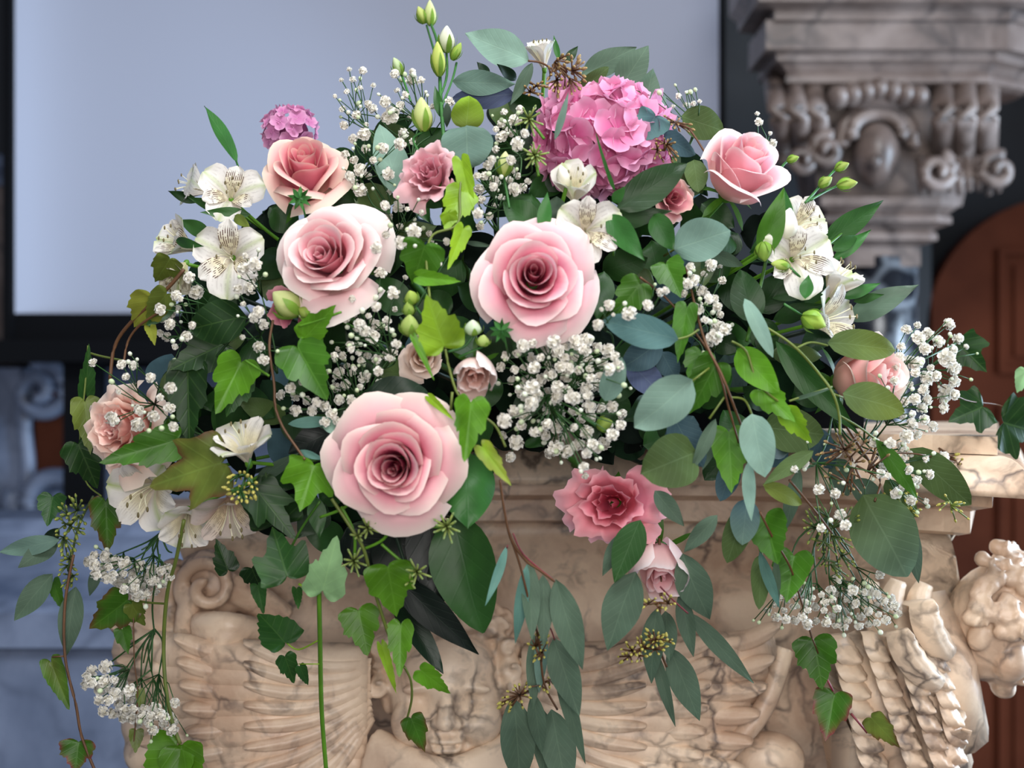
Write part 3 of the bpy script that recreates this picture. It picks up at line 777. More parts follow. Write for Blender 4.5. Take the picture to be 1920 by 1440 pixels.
# --- baby's breath: six shared double blossoms and two shared round buds
def pom(seed):
    rr = random.Random(seed); m = MB(); cA, cB = C('ece8e0'), C('cfc9b4')
    for k in range(26):
        z = 1 - (k + .5) / 26 * 1.75; a = k * 2.4 + rr.uniform(-.2, .2); r = math.sqrt(max(0, 1 - z * z)); n = np.array([r * math.cos(a), r * math.sin(a), z])
        X, Y, Zf = frame(n, rr.uniform(0, 6)); s = rr.uniform(.34, .50); o = n * (.60 + rr.uniform(-.06, .10))
        V = [o + n * -.12, o + X * s * .8 + n * .10, o + X * s * .62 + Y * s * .62 + n * .28, o + Y * s + n * .30, o - X * s * .62 + Y * s * .62 + n * .27, o - X * s * .8 + n * .08, o - Y * s * .5 - n * .05]
        m.add(V, [(0, 1, 2), (0, 2, 3), (0, 3, 4), (0, 4, 5), (0, 5, 6), (0, 6, 1)], [cB] + [cA] * 6)
    m.ball((0, 0, 0), .55, 8, 6, cB)
    return mesh('blossom', m.V, m.F, M['gyp'], m.C, m.U)
POMS = [pom(i) for i in range(6)]
def rbud(seed, c):
    m = MB(); m.ball((0, 0, 0), (1, 1, 1.1), 8, 6, c); m.ball((0, 0, -.8), (.6, .6, .5), 6, 4, C('7f9a55')); return mesh('bud', m.V, m.F, M['gyp'], m.C, m.U)
RB = [rbud(1, C('e9eed9')), rbud(2, C('cfdcb4'))]
def babys_breath(label, pts, root_px, dz=.012, size=17, buds=.5, warm=None, stemcol='mid', seed=0, depth_jit=.045, big=1.12, d=None):
    """pts: list of (px, py) or (px, py, size px); stems fork from root_px"""
    rr = random.Random(seed + len(pts)); root = thing('babys_breath', label, 'flower', "sprays of baby's breath")
    rx = root_px; dr_ = (D(rx[0], rx[1]) if d is None else d) + .03
    if d is None and rx[1] > 930: dr_ = min(dr_, 1.13)
    r0 = P(rx[0], rx[1], dr_)
    tips = []
    for q in pts:
        s = q[2] if len(q) > 2 else size * rr.uniform(.75, 1.25)
        dd_ = (D(q[0], q[1]) if d is None else d)
        if d is None and q[1] > 930: dd_ = min(dd_, 1.12)
        dd_ += -dz + rr.uniform(-depth_jit, depth_jit)
        tips.append((P(q[0], q[1], dd_), s / F * dd_ / 2 * big))
    forks = []
    k = max(2, len(tips) // 5)
    for i in range(k):
        t = tips[rr.randrange(len(tips))][0]; forks.append(lerp(r0, t, .62) + np.array([rr.uniform(-.006, .006), .012, rr.uniform(-.004, .004)]))
    m = MB(); c = COLS[stemcol]
    for fk in forks: m.tube(smooth_path([r0, lerp(r0, fk, .5) + np.array([rr.uniform(-.006, .006), .004, rr.uniform(-.006, .006)]), fk], 4), .0009, 5, c, .0006)
    for p, r in tips:
        fk = min(forks, key=lambda g: np.linalg.norm(g - p)); mid = lerp(fk, p, .5) + np.array([rr.uniform(-.004, .004), .004, rr.uniform(-.003, .003)])
        m.tube([fk, mid, p], .00055, 4, c, .0004)
        dirv = nrm(nrm(p - fk) + np.array([rr.uniform(-.3, .3), -.9, rr.uniform(-.1, .5)]))
        o = link('blossom', POMS[rr.randrange(6)], root); o.location = p - 0; o.scale = (r, r, r * rr.uniform(.75, 1)); o.rotation_euler = Vector(dirv).to_track_quat('Z', 'Y').to_euler()
        nb = (rr.random() < buds) + (rr.random() < buds * .5)
        for _ in range(nb):
            e = p + np.array([rr.uniform(-.011, .011), rr.uniform(-.006, .006), rr.uniform(-.011, .011)]); m.tube([mid, e], .0004, 4, c)
            b_ = link('bud', RB[rr.randrange(2)], root); b_.location = e; s = rr.uniform(.0011, .0022); b_.scale = (s, s, s); b_.rotation_euler = Vector(nrm(e - mid)).to_track_quat('Z', 'Y').to_euler()
    m.build('stem', M['stem'], root)
    base_at(root, r0)
    return root
def scatter(cx_, cy_, rx, ry, n, size=17, rot=0.0, seed=0, mind=12):
    rr = random.Random(seed * 31 + n); out = []; tries = 0
    while len(out) < n and tries < n * 60:
        tries += 1
        a = rr.uniform(0, 2 * PI); r = math.sqrt(rr.random()); x, y = rx * r * math.cos(a), ry * r * math.sin(a)
        q = (cx_ + x * math.cos(rot) - y * math.sin(rot), cy_ + x * math.sin(rot) + y * math.cos(rot))
        if all((q[0] - o[0]) ** 2 + (q[1] - o[1]) ** 2 > mind ** 2 for o in out): out.append((*q, size * rr.uniform(.7, 1.25)))
    return out

def seed_mesh(c, tip):
    m = MB(); m.ball((0, 0, 0), (.62, .62, 1.0), 8, 6, c); m.ball((0, 0, .8), (.34, .34, .4), 6, 4, tip)
    return mesh('seed', m.V, m.F, M['stem'], m.C, m.U)
SEEDS = {'gold': seed_mesh(C('a8a04a'), C('c7b868')), 'olive': seed_mesh(C('7c8a3c'), C('a39a4a')), 'brown': seed_mesh(C('8a7048'), C('b39a5c')), 'ivy': seed_mesh(C('7f9a5c'), C('9aa860'))}
def seed_cluster(parent, cx_, cy_, rx, ry, n, kind='gold', rot=0.0, size=11, dz=.015, seed=0, stemc='red', root_px=None, d=None):
    rr = random.Random(seed * 7 + n); pts = scatter(cx_, cy_, rx, ry, n, size, rot, seed, size * .75)
    d0 = d if d is not None else min(D(cx_, cy_), 1.12 if cy_ > 930 else 9) - dz
    rp = P(*(root_px or (cx_, cy_)), d0 + .006); m = MB()
    far = [P(q[0], q[1], d0) for q in pts]; forks = [lerp(rp, far[rr.randrange(len(far))], .6) for _ in range(max(2, n // 6))]
    for f_ in forks: m.tube([rp, f_], .0009, 5, COLS[stemc])
    for q in pts:
        p = P(q[0], q[1], d0 + rr.uniform(-.012, .012)); fk = min(forks, key=lambda g: np.linalg.norm(g - p)); m.tube([fk, p], .0006, 4, COLS[stemc])
        o = link('seed', SEEDS[kind], parent); s = q[2] / F * d0 / 2; o.location = p; o.scale = (s, s, s)
        o.rotation_euler = Vector(nrm(nrm(p - fk) + np.array([0, -.3, 0]))).to_track_quat('Z', 'Y').to_euler()
    m.build('seed_stalk', M['stem'], parent)
def umbel(parent, cx_, cy_, R, n=16, dz=.02, seed=0, d=None):
    rr = random.Random(seed); d0 = d if d is not None else min(D(cx_, cy_), 1.12 if cy_ > 930 else 9) - dz; c = P(cx_, cy_, d0 + .008); m = MB(); m.ball(c, R * .12 / F * d0, 8, 5, COLS['bright'])
    for k in range(n):
        a = k * 2.4; r = math.sqrt((k + .6) / n) * R * rr.uniform(.9, 1.08); p = P(cx_ + r * math.cos(a), cy_ + r * math.sin(a), d0 - .010 * (1 - (r / R) ** 2) + .002)
        m.tube([c, p], .0008, 5, C('8a9a50')); o = link('berry', SEEDS['ivy'], parent); s = R * .13 / F * d0; o.location = p; o.scale = (s, s, s * .95); o.rotation_euler = Vector(nrm(p - c)).to_track_quat('Z', 'Y').to_euler()
    m.build('berry_stalk', M['stem'], parent)

# ------------------------------------------------------------------ the flowers' hidden support
fo = thing('floral_foam', 'dark green foam block hidden under the flowers on the marble ledge', 'foam')
m = MB()
V = []
nf, mf = 26, 14
for j in range(mf + 1):
    v = j / mf
    for i in range(nf + 1):
        u = -1 + 2 * i / nf; a = v * PI / 2
        rx = .40 * math.cos(a * .999); 
        V.append((-.01 + .27 * math.sin(u * PI / 2) * math.cos(a) * 1.0, 1.36 - .18 * math.cos(u * PI / 2) * math.cos(a), 1.292 + .14 * math.sin(a)))
m.add(V, grid_faces(nf + 1, mf + 1)); m.build('foam_block', M['foam'], fo)
q = MB(); q.box((-.26, 1.20, 1.262), (.30, 1.42, 1.292)); q.build('tray', M['black'], fo, smooth=False)

# filler foliage deep in the mound; its inner shade is put into near-black, matte leaves
poly = [(300, 720), (320, 560), (420, 420), (500, 400), (560, 320), (650, 235), (760, 215), (860, 190), (960, 180), (1120, 190), (1240, 230), (1310, 290), (1400, 400), (1520, 450), (1590, 600), (1570, 760), (1480, 840), (1380, 900), (1250, 915), (1110, 860), (940, 862), (890, 960), (800, 1100), (700, 1060), (560, 1010), (480, 990), (380, 960), (300, 880)]
def inside(x, y):
    r = False
    for i in range(len(poly)):
        (x1, y1), (x2, y2) = poly[i], poly[i - 1]
        if (y1 > y) != (y2 > y) and x < (x2 - x1) * (y - y1) / (y2 - y1) + x1: r = not r
    return r
MARKS = [('the central rose', 1003, 530), ('the lowest big pink rose', 738, 868), ('the blush rose', 615, 478), ('the upper right rose', 1390, 322), ('the right peach rose', 1628, 705), ('the cup shaped rose', 572, 318),
         ('the dusky pink lisianthus', 806, 326), ('the open hanging lisianthus', 1148, 946), ('the nodding blush lisianthus', 1240, 1058), ('the closed blush bloom', 890, 695), ('the big hydrangea', 1130, 262), ('the right alstroemerias', 1510, 470),
         ('the freckled left alstroemeria', 424, 478), ('the white funnel flower', 452, 818), ("the dense white baby's breath", 1050, 690), ('the pale grey leaf at the right', 1418, 835), ('the round grey leaves', 875, 270), ('the bright folded creeper leaf at left', 415, 710), ('the lime creeper leaf at centre', 828, 605)]
rr = random.Random(3); made = []; tries = 0; used = set()
while len(made) < 84 and tries < 6000:
    tries += 1
    x, y = rr.uniform(300, 1600), rr.uniform(180, 1100)
    if not inside(x, y) or any((x - a) ** 2 + (y - b) ** 2 < 80 ** 2 for a, b in made): continue
    made.append((x, y))
    best = None
    for nm_, mx_, my_ in MARKS:
        dx_, dy_ = x - mx_, y - my_
        pos = ('right of' if dx_ > 0 else 'left of') if abs(dx_) > abs(dy_) else ('below' if dy_ > 0 else 'above')
        q_ = math.hypot(dx_, dy_)
        for dist_ in ('directly', 'further'):
            if (nm_, pos, dist_) in used or (dist_ == 'further') != ((nm_, pos, 'directly') in used): continue
            if best is None or q_ < best[0]: best = (q_, nm_, pos, dist_)
    used.add((best[1], best[2], best[3]))
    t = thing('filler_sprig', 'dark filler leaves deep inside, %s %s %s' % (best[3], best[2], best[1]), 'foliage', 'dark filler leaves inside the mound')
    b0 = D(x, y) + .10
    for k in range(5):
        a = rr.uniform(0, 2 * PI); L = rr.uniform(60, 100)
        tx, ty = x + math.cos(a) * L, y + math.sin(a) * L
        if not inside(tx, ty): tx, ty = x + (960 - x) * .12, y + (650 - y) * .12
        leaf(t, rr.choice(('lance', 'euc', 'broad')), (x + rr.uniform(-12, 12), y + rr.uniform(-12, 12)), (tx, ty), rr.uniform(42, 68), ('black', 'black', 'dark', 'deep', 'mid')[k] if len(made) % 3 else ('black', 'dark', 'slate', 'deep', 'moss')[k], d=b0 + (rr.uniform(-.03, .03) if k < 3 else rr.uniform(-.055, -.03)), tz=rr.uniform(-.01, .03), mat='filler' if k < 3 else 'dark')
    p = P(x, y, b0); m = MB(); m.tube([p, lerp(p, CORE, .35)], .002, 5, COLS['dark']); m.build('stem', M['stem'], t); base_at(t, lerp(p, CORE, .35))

# ------------------------------------------------------------------ roses and other pink flowers
rose('rose', 'large open pink rose facing the viewer in the centre of the mound', 'rose', 1003, 528, 122, (.06, .03, 1), 24, 1.05, dz=.03, shift=(.04, .16), seed=3, roll=.4)
rose('rose', 'largest open pink rose low left of centre with deep pink heart', 'rose', 740, 866, 132, (-.10, .02, 1), 28, 1.05, shift=(-.10, -.06), dz=.04, seed=8, hub=.03, roll=1.2, tight=.9, pal=('b83a62', 'de7890', 'ecb0b8', 'f6e4d8'))
rose('rose', 'blush pink rose with whitish rim left of centre, above the bright ivy leaf', 'rose', 615, 476, 110, (-.12, .30, 1), 24, .95, shift=(-.06, .16), dz=.03, seed=14, roll=2.2, pal=('d8788e', 'eaa4ac', 'f3cccb', 'f8eee6'))
rose('rose', 'pale pink half open rose at upper right in front of the marble column', 'rose', 1390, 318, 98, (.34, .66, .66), 18, .55, dz=.02, seed=21, roll=.9, inner_z=.72, pal=('e48a9c', 'f0aab6', 'f0b4b6', 'faeae4'))
rose('rose', 'peach rose at the right edge half covered by two olive eucalyptus leaves', 'rose', 1622, 708, 98, (.66, .12, .70), 14, .42, dz=.0, seed=33, inner_z=.75, pal=('e8a0a6', 'efb4b0', 'e6b8a6', 'f4e8da'))
rose('rose', 'cup shaped rose with salmon heart and cream outer petals at upper left', 'rose', 572, 322, 92, (.02, .62, .78), 20, .95, dz=.01, seed=41, inner_z=.70, pal=('d6587a', 'e98a98', 'eec0b4', 'efdcc8'), outer_droop=1.3)
rose('garden_rose', 'pale peach many petalled rose at far left above the big ivy leaf', 'rose', 232, 802, 98, (-.45, .05, .9), 24, .8, dz=.02, seed=52, ruffle=.8, pal=('dd8a8c', 'efb9a6', 'f3d2c0', 'f5e3d4'))
rose('lisianthus', 'dusky pink ruffled lisianthus beside the tall green buds, upper middle', 'lisianthus', 806, 326, 68, (-.25, .32, .9), 13, .8, dz=.02, seed=61, ruffle=1.0, pal=('c87488', 'df9aa4', 'e6b2b4', 'efc9cc'), hub=.10, green=False)
rose('lisianthus', 'bright pink open lisianthus hanging in front of the marble ledge', 'lisianthus', 1146, 944, 98, (-.22, .05, 1), 11, 1.0, dz=.02, seed=70, ruffle=1.3, pal=('cc4a68', 'ee8c9a', 'f4a4ac', 'f8bcc2'), hub=.16, d=1.06, green=False, squash=.82, inner_z=.4)
rose('lisianthus', 'white and blush closed lisianthus nodding over the carved marble', 'lisianthus', 1240, 1056, 86, (-.05, -.42, .88), 10, -.42, seed=77, ruffle=.25, pal=('e39aa6', 'f0c8c4', 'f4dcd6', 'f8f0f0'), hub=.12, d=1.05, green=False, inner_z=.85)
rose('lisianthus', 'small closed cream and blush bloom just below the central rose', 'lisianthus', 890, 695, 64, (.0, -.35, .9), 9, -.5, dz=.01, seed=80, ruffle=.5, pal=('d8a090', 'efd0c4', 'f4e2da', 'f8f2f0'), hub=.12, green=False, inner_z=.9)
rose('lisianthus', 'small beige bloom behind the thin ivy leaf, left of the closed blush bloom', 'lisianthus', 793, 668, 52, (.05, -.05, 1), 13, .8, dz=-.02, seed=85, ruffle=.3, pal=('c89a80', 'dfbfa8', 'e8cfc0', 'efdcd0'), green=False)
rose('lisianthus', 'rosy pink petals hanging below the whitish rose left of centre', 'lisianthus', 545, 578, 50, (-.35, -.55, .75), 7, .5, dz=.0, seed=91, ruffle=.6, pal=('b85070', 'd87c90', 'e292a0', 'e8a8b0'), hub=.14, green=False, inner_z=.8)
rose('lisianthus', 'faded pink bloom half hidden under leaves behind the upper right rose', 'lisianthus', 1262, 372, 46, (.3, .0, .9), 9, .8, dz=-.03, seed=93, ruffle=.6, pal=('c05a70', 'd88890', 'dda49c', 'e6c4b4'), hub=.14, green=False)

def hydrangea(label, cx_, cy_, rx, ry, n, pal, size, dz, seed, d=None):
    rr = random.Random(seed); t = thing('hydrangea', label, 'hydrangea')
    d0 = (D(cx_, cy_) if d is None else d) - dz; RX = rx / F * d0; RY = ry / F * d0; c = P(cx_, cy_, d0 + RX * .55)
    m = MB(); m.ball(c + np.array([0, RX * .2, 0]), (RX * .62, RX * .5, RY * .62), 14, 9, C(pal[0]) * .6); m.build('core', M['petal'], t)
    for k in range(n):
        z = 1 - (k + .5) / n * 1.25; a = k * 2.39996; r = math.sqrt(max(0, 1 - z * z)); nn = np.array([r * math.cos(a), -z, r * math.sin(a)])
        nj = nrm(nn + np.array([rr.uniform(-.35, .35) for _ in range(3)])); o = c + nn * np.array([RX, RX * .75, RY]) * rr.uniform(.88, 1.0); X, Y, Zf = frame(nj, rr.uniform(0, 6)); s = size / F * d0 * rr.uniform(.85, 1.15)
        cc = [C(x) for x in pal]; base_c = lerp(cc[0], cc[1], rr.random()); m = MB()
        for p_ in range(4):
            a0 = p_ * PI / 2 + rr.uniform(-.12, .12); cu = rr.uniform(-.1, .35)
            def f(u, v):
                w_ = .56 * math.sin(PI * min(.97, v * .80 + .04)) ** .75; s_ = u * w_; ca_, sa_ = math.cos(a0), math.sin(a0); x = .04 + v * .95
                return x * ca_ - s_ * sa_, x * sa_ + s_ * ca_, .02 * p_ + cu * v * v + .16 * u * u * v - .05 * math.sin(u * 4 + p_ + k)
            V, Fc, Cc, U = petal_grid(lambda x, y, z_: o + (X * x + Y * y + Zf * z_) * s, f, 6, 6, lambda u, v: lerp(base_c, cc[2], min(1, v * v * .8 + abs(u) ** 3 * .3))); m.add(V, Fc, Cc, U)
        m.ball(o + Zf * s * .04, s * .07, 6, 4, cc[2]); m.build('floret', M['petal'], t)
    g = lerp(c, CORE, .6); m = MB(); m.tube([c, g], .004, 7, COLS['green']); m.build('stem', M['stem'], t); base_at(t, g)
hydrangea('large vivid pink hydrangea head at the top of the mound', 1130, 262, 128, 100, 50, ('c9568c', 'd978a8', 'f0b8d4'), 44, .0, 5)
hydrangea('small mauve pink hydrangea head behind the cup shaped rose, upper left', 545, 246, 52, 46, 26, ('b8629a', 'c880ac', 'dca4c4'), 17, -.03, 6)

# ------------------------------------------------------------------ alstroemerias
lily('alstroemeria', 'white alstroemeria facing right at upper left, in front of the screen', 432, 352, 66, (.15, .35, .9), .01, .3, 1, .85)
lily('alstroemeria', 'white alstroemeria in side view at the upper left edge, pointing left', 352, 345, 54, (-.85, .35, .35), .0, .0, 2, .7)
lily('alstroemeria', 'greenish white half open alstroemeria at the left edge, second from the top', 325, 446, 66, (-.6, .35, .6), .01, 1.0, 3, .42, green=1.0, tint2='cfc49a')
lily('alstroemeria', 'white freckled alstroemeria facing the viewer left of the blush rose', 424, 478, 74, (-.05, .02, 1), .02, .55, 4, 1.0)
lily('alstroemeria', 'yellowish alstroemeria hanging down beside the reddish bent stem', 330, 520, 56, (-.25, -.6, .6), .01, .2, 5, .4, green=1.0, tint2='cdc288', tint='cfc8b4')
lily('alstroemeria', 'white alstroemeria funnel in side view above the large yellow green ivy leaf', 452, 818, 78, (-.15, .85, .45), .03, .2, 6, .62, streak=.2)
lily('alstroemeria', 'big white petalled alstroemeria with green stripes low at the left', 262, 930, 92, (-.2, -.25, .9), .02, .9, 7, .7, green=1.0, streak=.2, tint2='dcc8ba')
lily('alstroemeria', 'white alstroemeria with drooping petals beside the olive hanging stem', 348, 990, 72, (.1, -.5, .8), .02, .3, 8, .6, green=.8, streak=.2, tint2='d8c4b6')
lily('alstroemeria', 'blush alstroemeria hanging open above the marble scroll', 432, 975, 84, (.15, -.7, .65), .01, .7, 9, .7, streak=.5, tint='dccbc0', tint2='d8a494', green=.3)
lily('alstroemeria', 'creamy alstroemeria bloom below the hydrangea, still half closed', 1078, 340, 66, (.0, .6, .7), .02, .1, 10, .35, green=.9, streak=.2, tint2='eadfc8')
lily('alstroemeria', 'white freckled alstroemeria above the central rose', 1104, 430, 70, (.15, .05, 1), .03, .5, 11, .9)
lily('alstroemeria', 'white alstroemeria with brown freckles at the right, topmost of its cluster', 1512, 408, 62, (.35, .35, .8), .01, .1, 12, .75, tint2='ecdcc8')
lily('alstroemeria', 'pure white wide open alstroemeria at the right, in the middle of its cluster', 1502, 480, 72, (.15, .05, 1), .03, .6, 13, .95)
lily('alstroemeria', 'alstroemeria with a bold green stripe at the right, pointing up', 1575, 512, 72, (.35, .8, .3), .01, .1, 14, .45, green=1.0, streak=.1)
lily('alstroemeria', 'white alstroemeria in side view pointing right above the olive leaf', 1575, 598, 82, (.8, .15, .5), .01, .4, 15, .7, streak=.8)
lily('alstroemeria', 'small white alstroemeria bud opening at the very top of the mound', 1015, 92, 50, (-.15, .9, .3), .0, .1, 16, .28, green=.4, streak=0)
for lb, b, t_, w_ in (('white oval alstroemeria bud at the right beside the freckled cluster', (1470, 450), (1482, 390), 40), ('green white alstroemeria bud hidden behind the hydrangea base', (1062, 350), (1050, 310), 26)):
    t = thing('flower_bud', lb, 'bud'); bud(t, b, t_, w_, 'e8e4c8', 'f4f0e8', .02, sepal='9fb35c', calyx=False); p = P(*b, D(*b)); m = MB(); m.tube([P(*b, D(*b) - .02), lerp(p, CORE, .3)], .0015, 6, COLS['bright']); m.build('stem', M['stem'], t); base_at(t, lerp(p, CORE, .3))

# ------------------------------------------------------------------ sprays of green buds
t = thing('lisianthus_bud_spray', 'tall upright spray of pale green buds rising highest against the screen', 'buds')
stem(t, [(832, 260, 0), (826, 180, 0), (822, 90, .01), (808, 45, .01)], .0022, 'lawn', .0016)
stem(t, [(826, 180, 0), (838, 140, .0), (836, 80, .01)], .0014, 'lawn'); stem(t, [(828, 200), (848, 150), (856, 118)], .0013, 'lawn'); stem(t, [(824, 130, .01), (800, 48, .01)], .0013, 'lawn')
for b, e, w_, c1, c2 in (((808, 48), (806, 0), 22, 'a8b850', 'e0e6b0'), ((795, 44), (784, 12), 20, '98ae40', 'c8d080'), ((838, 98), (838, 48), 30, 'b8c088', 'f0eee0'), ((824, 142), (820, 78), 26, 'a8ba48', 'ccd478'), ((848, 112), (864, 80), 18, '86a83c', 'a8bc58')): bud(t, b, e, w_, c1, c2, .01)
leaf(t, 'lance', (828, 222), (815, 160), 18, 'mid', dz=.0)
base_at(t, P(832, 260, 1.2))
def bud_thing(lab, buds, stems, leaves=(), dz=.02):
    t = thing('bud_sprig', lab, 'buds')
    for s in stems: stem(t, s, .0014, 'lawn', dzs=dz - .004)
    for b, e, w_, c1, c2 in buds: bud(t, b, e, w_, c1, c2, dz)
    for l in leaves: leaf(t, *l)
    base_at(t, P(*stems[0][0][:2], D(*stems[0][0][:2]))); return t
bud_thing('fat pale yellow green bud on a bent stem left of the round leaves', [((795, 245), (790, 182), 36, 'b4bf62', 'd8deA0'.lower())], [[(785, 285), (775, 260), (795, 246)]])
bud_thing('yellow green bud beside the ivy berries above the central rose', [((944, 330), (948, 284), 28, 'a8b84a', 'dfe2a8')], [[(955, 390), (950, 360), (944, 328)]])
bud_thing('thin pale bud poking up from the white sprays at the upper left', [((752, 140), (738, 108), 20, '9db878', 'c6d4a8')], [[(770, 190), (760, 160), (752, 138)]])
bud_thing('three slim green buds standing out to the right of the upper right rose', [((1566, 318), (1592, 306), 18, '86a048', 'a0b058'), ((1570, 348), (1608, 342), 22, '86a048', 'b0bc60'), ((1536, 350), (1560, 332), 20, '86a048', 'a8b860'), ((1476, 302), (1498, 294), 15, '7fa040', 'a0b858')],
          [[(1510, 380), (1535, 352), (1566, 318)], [(1520, 375), (1550, 358), (1572, 348)], [(1515, 378), (1536, 350)], [(1450, 350), (1465, 315), (1477, 302)]])
bud_thing('small round green buds between the bright ivy leaf and the central rose', [((888, 628), (886, 600), 32, '9fc08a', 'dfe8d0'), ((905, 648), (907, 628), 24, '8fae50', 'b8c878'), ((770, 630), (768, 590), 36, '8aa84a', 'b4c470'), ((775, 570), (768, 545), 26, '8fb040', 'b4c860'), ((768, 592), (765, 566), 22, '7fa048', 'a4bc58')],
          [[(840, 660), (870, 650), (888, 628)], [(860, 670), (905, 650)], [(800, 600), (770, 630)], [(790, 590), (776, 570)]])
bud_thing('pale green cabbage like bud under the blush rose, left of centre', [((560, 588), (512, 548), 50, 'a9b860', 'dbe0a0'), ((580, 592), (560, 578), 24, '7f9c48', 'a0b050')], [[(600, 600), (580, 592), (560, 585)]])
bud_thing('green buds low among the right alstroemerias', [((1505, 592), (1548, 612), 36, '86ac3a', 'b4cc58'), ((1432, 455), (1434, 490), 30, '6f9438', '98b850'), ((1480, 500), (1446, 494), 22, '8fae4a', 'b8c868')], [[(1470, 570), (1505, 592)], [(1440, 420), (1432, 455)], [(1500, 520), (1480, 500)]])
bud_thing('small green bud deep in the white sprays above the open pink lisianthus', [((1120, 800), (1148, 790), 26, '7f9c40', 'a4b858')], [[(1090, 780), (1120, 800)]], dz=.0)
for lb, c in (('tuft of small bright green leaves in front of the cup shaped rose', (562, 372)), ('feathery green tuft just under the central rose', (940, 620))):
    t = thing('leaf_tuft', lb, 'foliage')
    for k in range(9):
        a = k * .7 - 3.1 + .2; leaf(t, 'lance', c, (c[0] + 24 * math.cos(a), c[1] + 24 * math.sin(a)), 9, 'lawn', dz=.035)
    stem(t, [(c[0] + 6, c[1] + 14, .03), (c[0] + 14, c[1] + 50, .0)], .001, 'lawn'); base_at(t, P(*c, D(*c)))

# ------------------------------------------------------------------ ivy and creeper trails
def trail(name, label, cat, stems, leaves, sc_='olive', r=.0013, group=None, extra=None, dz=.03):
    t = thing(name, label, cat, group)
    for s in stems:
        kw = {}
        pts = s
        if isinstance(s, dict): pts = s['p']; kw = {k: v for k, v in s.items() if k != 'p'}
        kw.setdefault('col', sc_); kw.setdefault('r', r)
        stem(t, pts, dzs=kw.pop('dz', dz), **kw)
    for l in leaves:
        l = list(l); kw = l.pop() if isinstance(l[-1], dict) else {}
        kw.setdefault('dz', dz)
        leaf(t, *l, **kw)
    if extra: extra(t)
    p = (stems[0]['p'] if isinstance(stems[0], dict) else stems[0])[0]
    base_at(t, P(p[0], p[1], D(p[0], p[1]))); return t
H, I, LB = 'heart', 'ivy', 'lobed'
trail('ivy_trail', 'lime green creeper running down the middle between the two central roses', 'creeper',
      [[(868, 290), (862, 360), (858, 420), (812, 440), (800, 480), (802, 520), (806, 560)], [(835, 655), (842, 690), (858, 738), (880, 752)], [(905, 780), (930, 800), (948, 838)], {'p': [(806, 560), (820, 610), (835, 655)], 'dz': .015}, [(848, 735), (845, 770)]],
      [(I, (862, 290), (888, 405), 36, 'lime'), (I, (872, 352), (836, 430), 64, 'lime'), (I, (838, 395), (850, 435), 34, 'lime'), (I, (872, 420), (842, 503), 34, 'lime'),
       (I, (800, 450), (772, 536), 86, 'green'), (H, (775, 518), (866, 528), 30, 'bright'), (I, (836, 660), (800, 552), 90, 'lime', {'dz': .05}), (H, (772, 625), (815, 712), 15, 'bright', {'dz': .05}),
       (I, (884, 742), (872, 866), 66, 'bright', {'dz': .05, 'fold': .5}), (I, (898, 830), (958, 910), 36, 'lime', {'tipcol': 'yellow', 'dz': .05}), (H, (800, 740), (848, 785), 16, 'lime')])
trail('ivy_trail', 'bright green creeper with red brown stem left of the low pink rose', 'creeper',
      [{'p': [(512, 600), (505, 650), (514, 720), (516, 760), (530, 800), (560, 845), (572, 862)], 'col': 'brown'}, {'p': [(460, 676), (482, 690), (505, 705)], 'col': 'bright'}, {'p': [(640, 585), (600, 600), (560, 612)], 'col': 'bright'}],
      [(I, (552, 640), (612, 748), 100, 'green'), (I, (566, 640), (628, 572), 56, 'bright'), (I, (458, 668), (404, 776), 82, 'bright', {'fold': .45}), (LB, (592, 862), (562, 960), 104, 'bright', {'fold': .4})])
trail('creeper_vine', 'broad dark green creeper leaves filling the left side behind the bright leaf', 'creeper',
      [{'p': [(470, 600, -.01), (430, 640, -.01), (380, 700, -.01)], 'col': 'deep'}],
      [('broad', (462, 592), (352, 618), 84, 'deep', {'dz': .01, 'mat': 'ivy'}), (I, (430, 640), (318, 692), 90, 'deep', {'dz': .0}), (I, (352, 672), (352, 838), 78, 'deep', {'dz': .01}), (I, (455, 700), (425, 782), 60, 'mid', {'dz': .01}), ('lance', (330, 570), (270, 615), 26, 'mid', {'dz': .01})], dz=.0)
trail('creeper_vine', 'backlit yellow green creeper leaves on a reddish bent stem at the left edge', 'creeper',
      [{'p': [(345, 505), (310, 545), (245, 605), (215, 650), (206, 712)], 'col': 'brown', 'r': .002}, {'p': [(300, 585), (262, 610), (240, 640), (232, 680)], 'col': 'brown', 'r': .0013}],
      [(I, (290, 552), (250, 618), 76, 'yellow'), (H, (318, 545), (272, 600), 50, 'olive'), (I, (322, 480), (290, 532), 56, 'olive'), (H, (280, 610), (290, 642), 22, 'yellow')])
trail('ivy_trail', 'column of creeper leaves down the far left edge beside the pale peach rose', 'creeper',
      [{'p': [(165, 648), (158, 740), (150, 820), (160, 900), (190, 930)], 'col': 'olive', 'r': .001}, [(230, 676), (190, 668), (168, 662)]],
      [(I, (160, 748), (168, 648), 32, 'mid'), (I, (158, 742), (170, 852), 58, 'olive'), (I, (142, 822), (184, 918), 74, 'deep'), (I, (100, 925), (88, 986), 52, 'mid'), (I, (198, 928), (202, 1040), 62, 'green', {'tipcol': 'brown'}), (H, (98, 1085), (118, 1145), 26, 'green')], dz=.01)
trail('ivy_trail', 'two large creeper leaves with browned edges below the pale peach rose', 'creeper',
      [{'p': [(440, 850, .02), (400, 845, .03), (345, 830, .03)], 'col': 'olive'}],
      [(I, (345, 822), (186, 868), 72, 'green', {'dz': .06}), (LB, (432, 862), (276, 912), 132, 'olive', {'dz': .05, 'tipcol': 'brown'})])
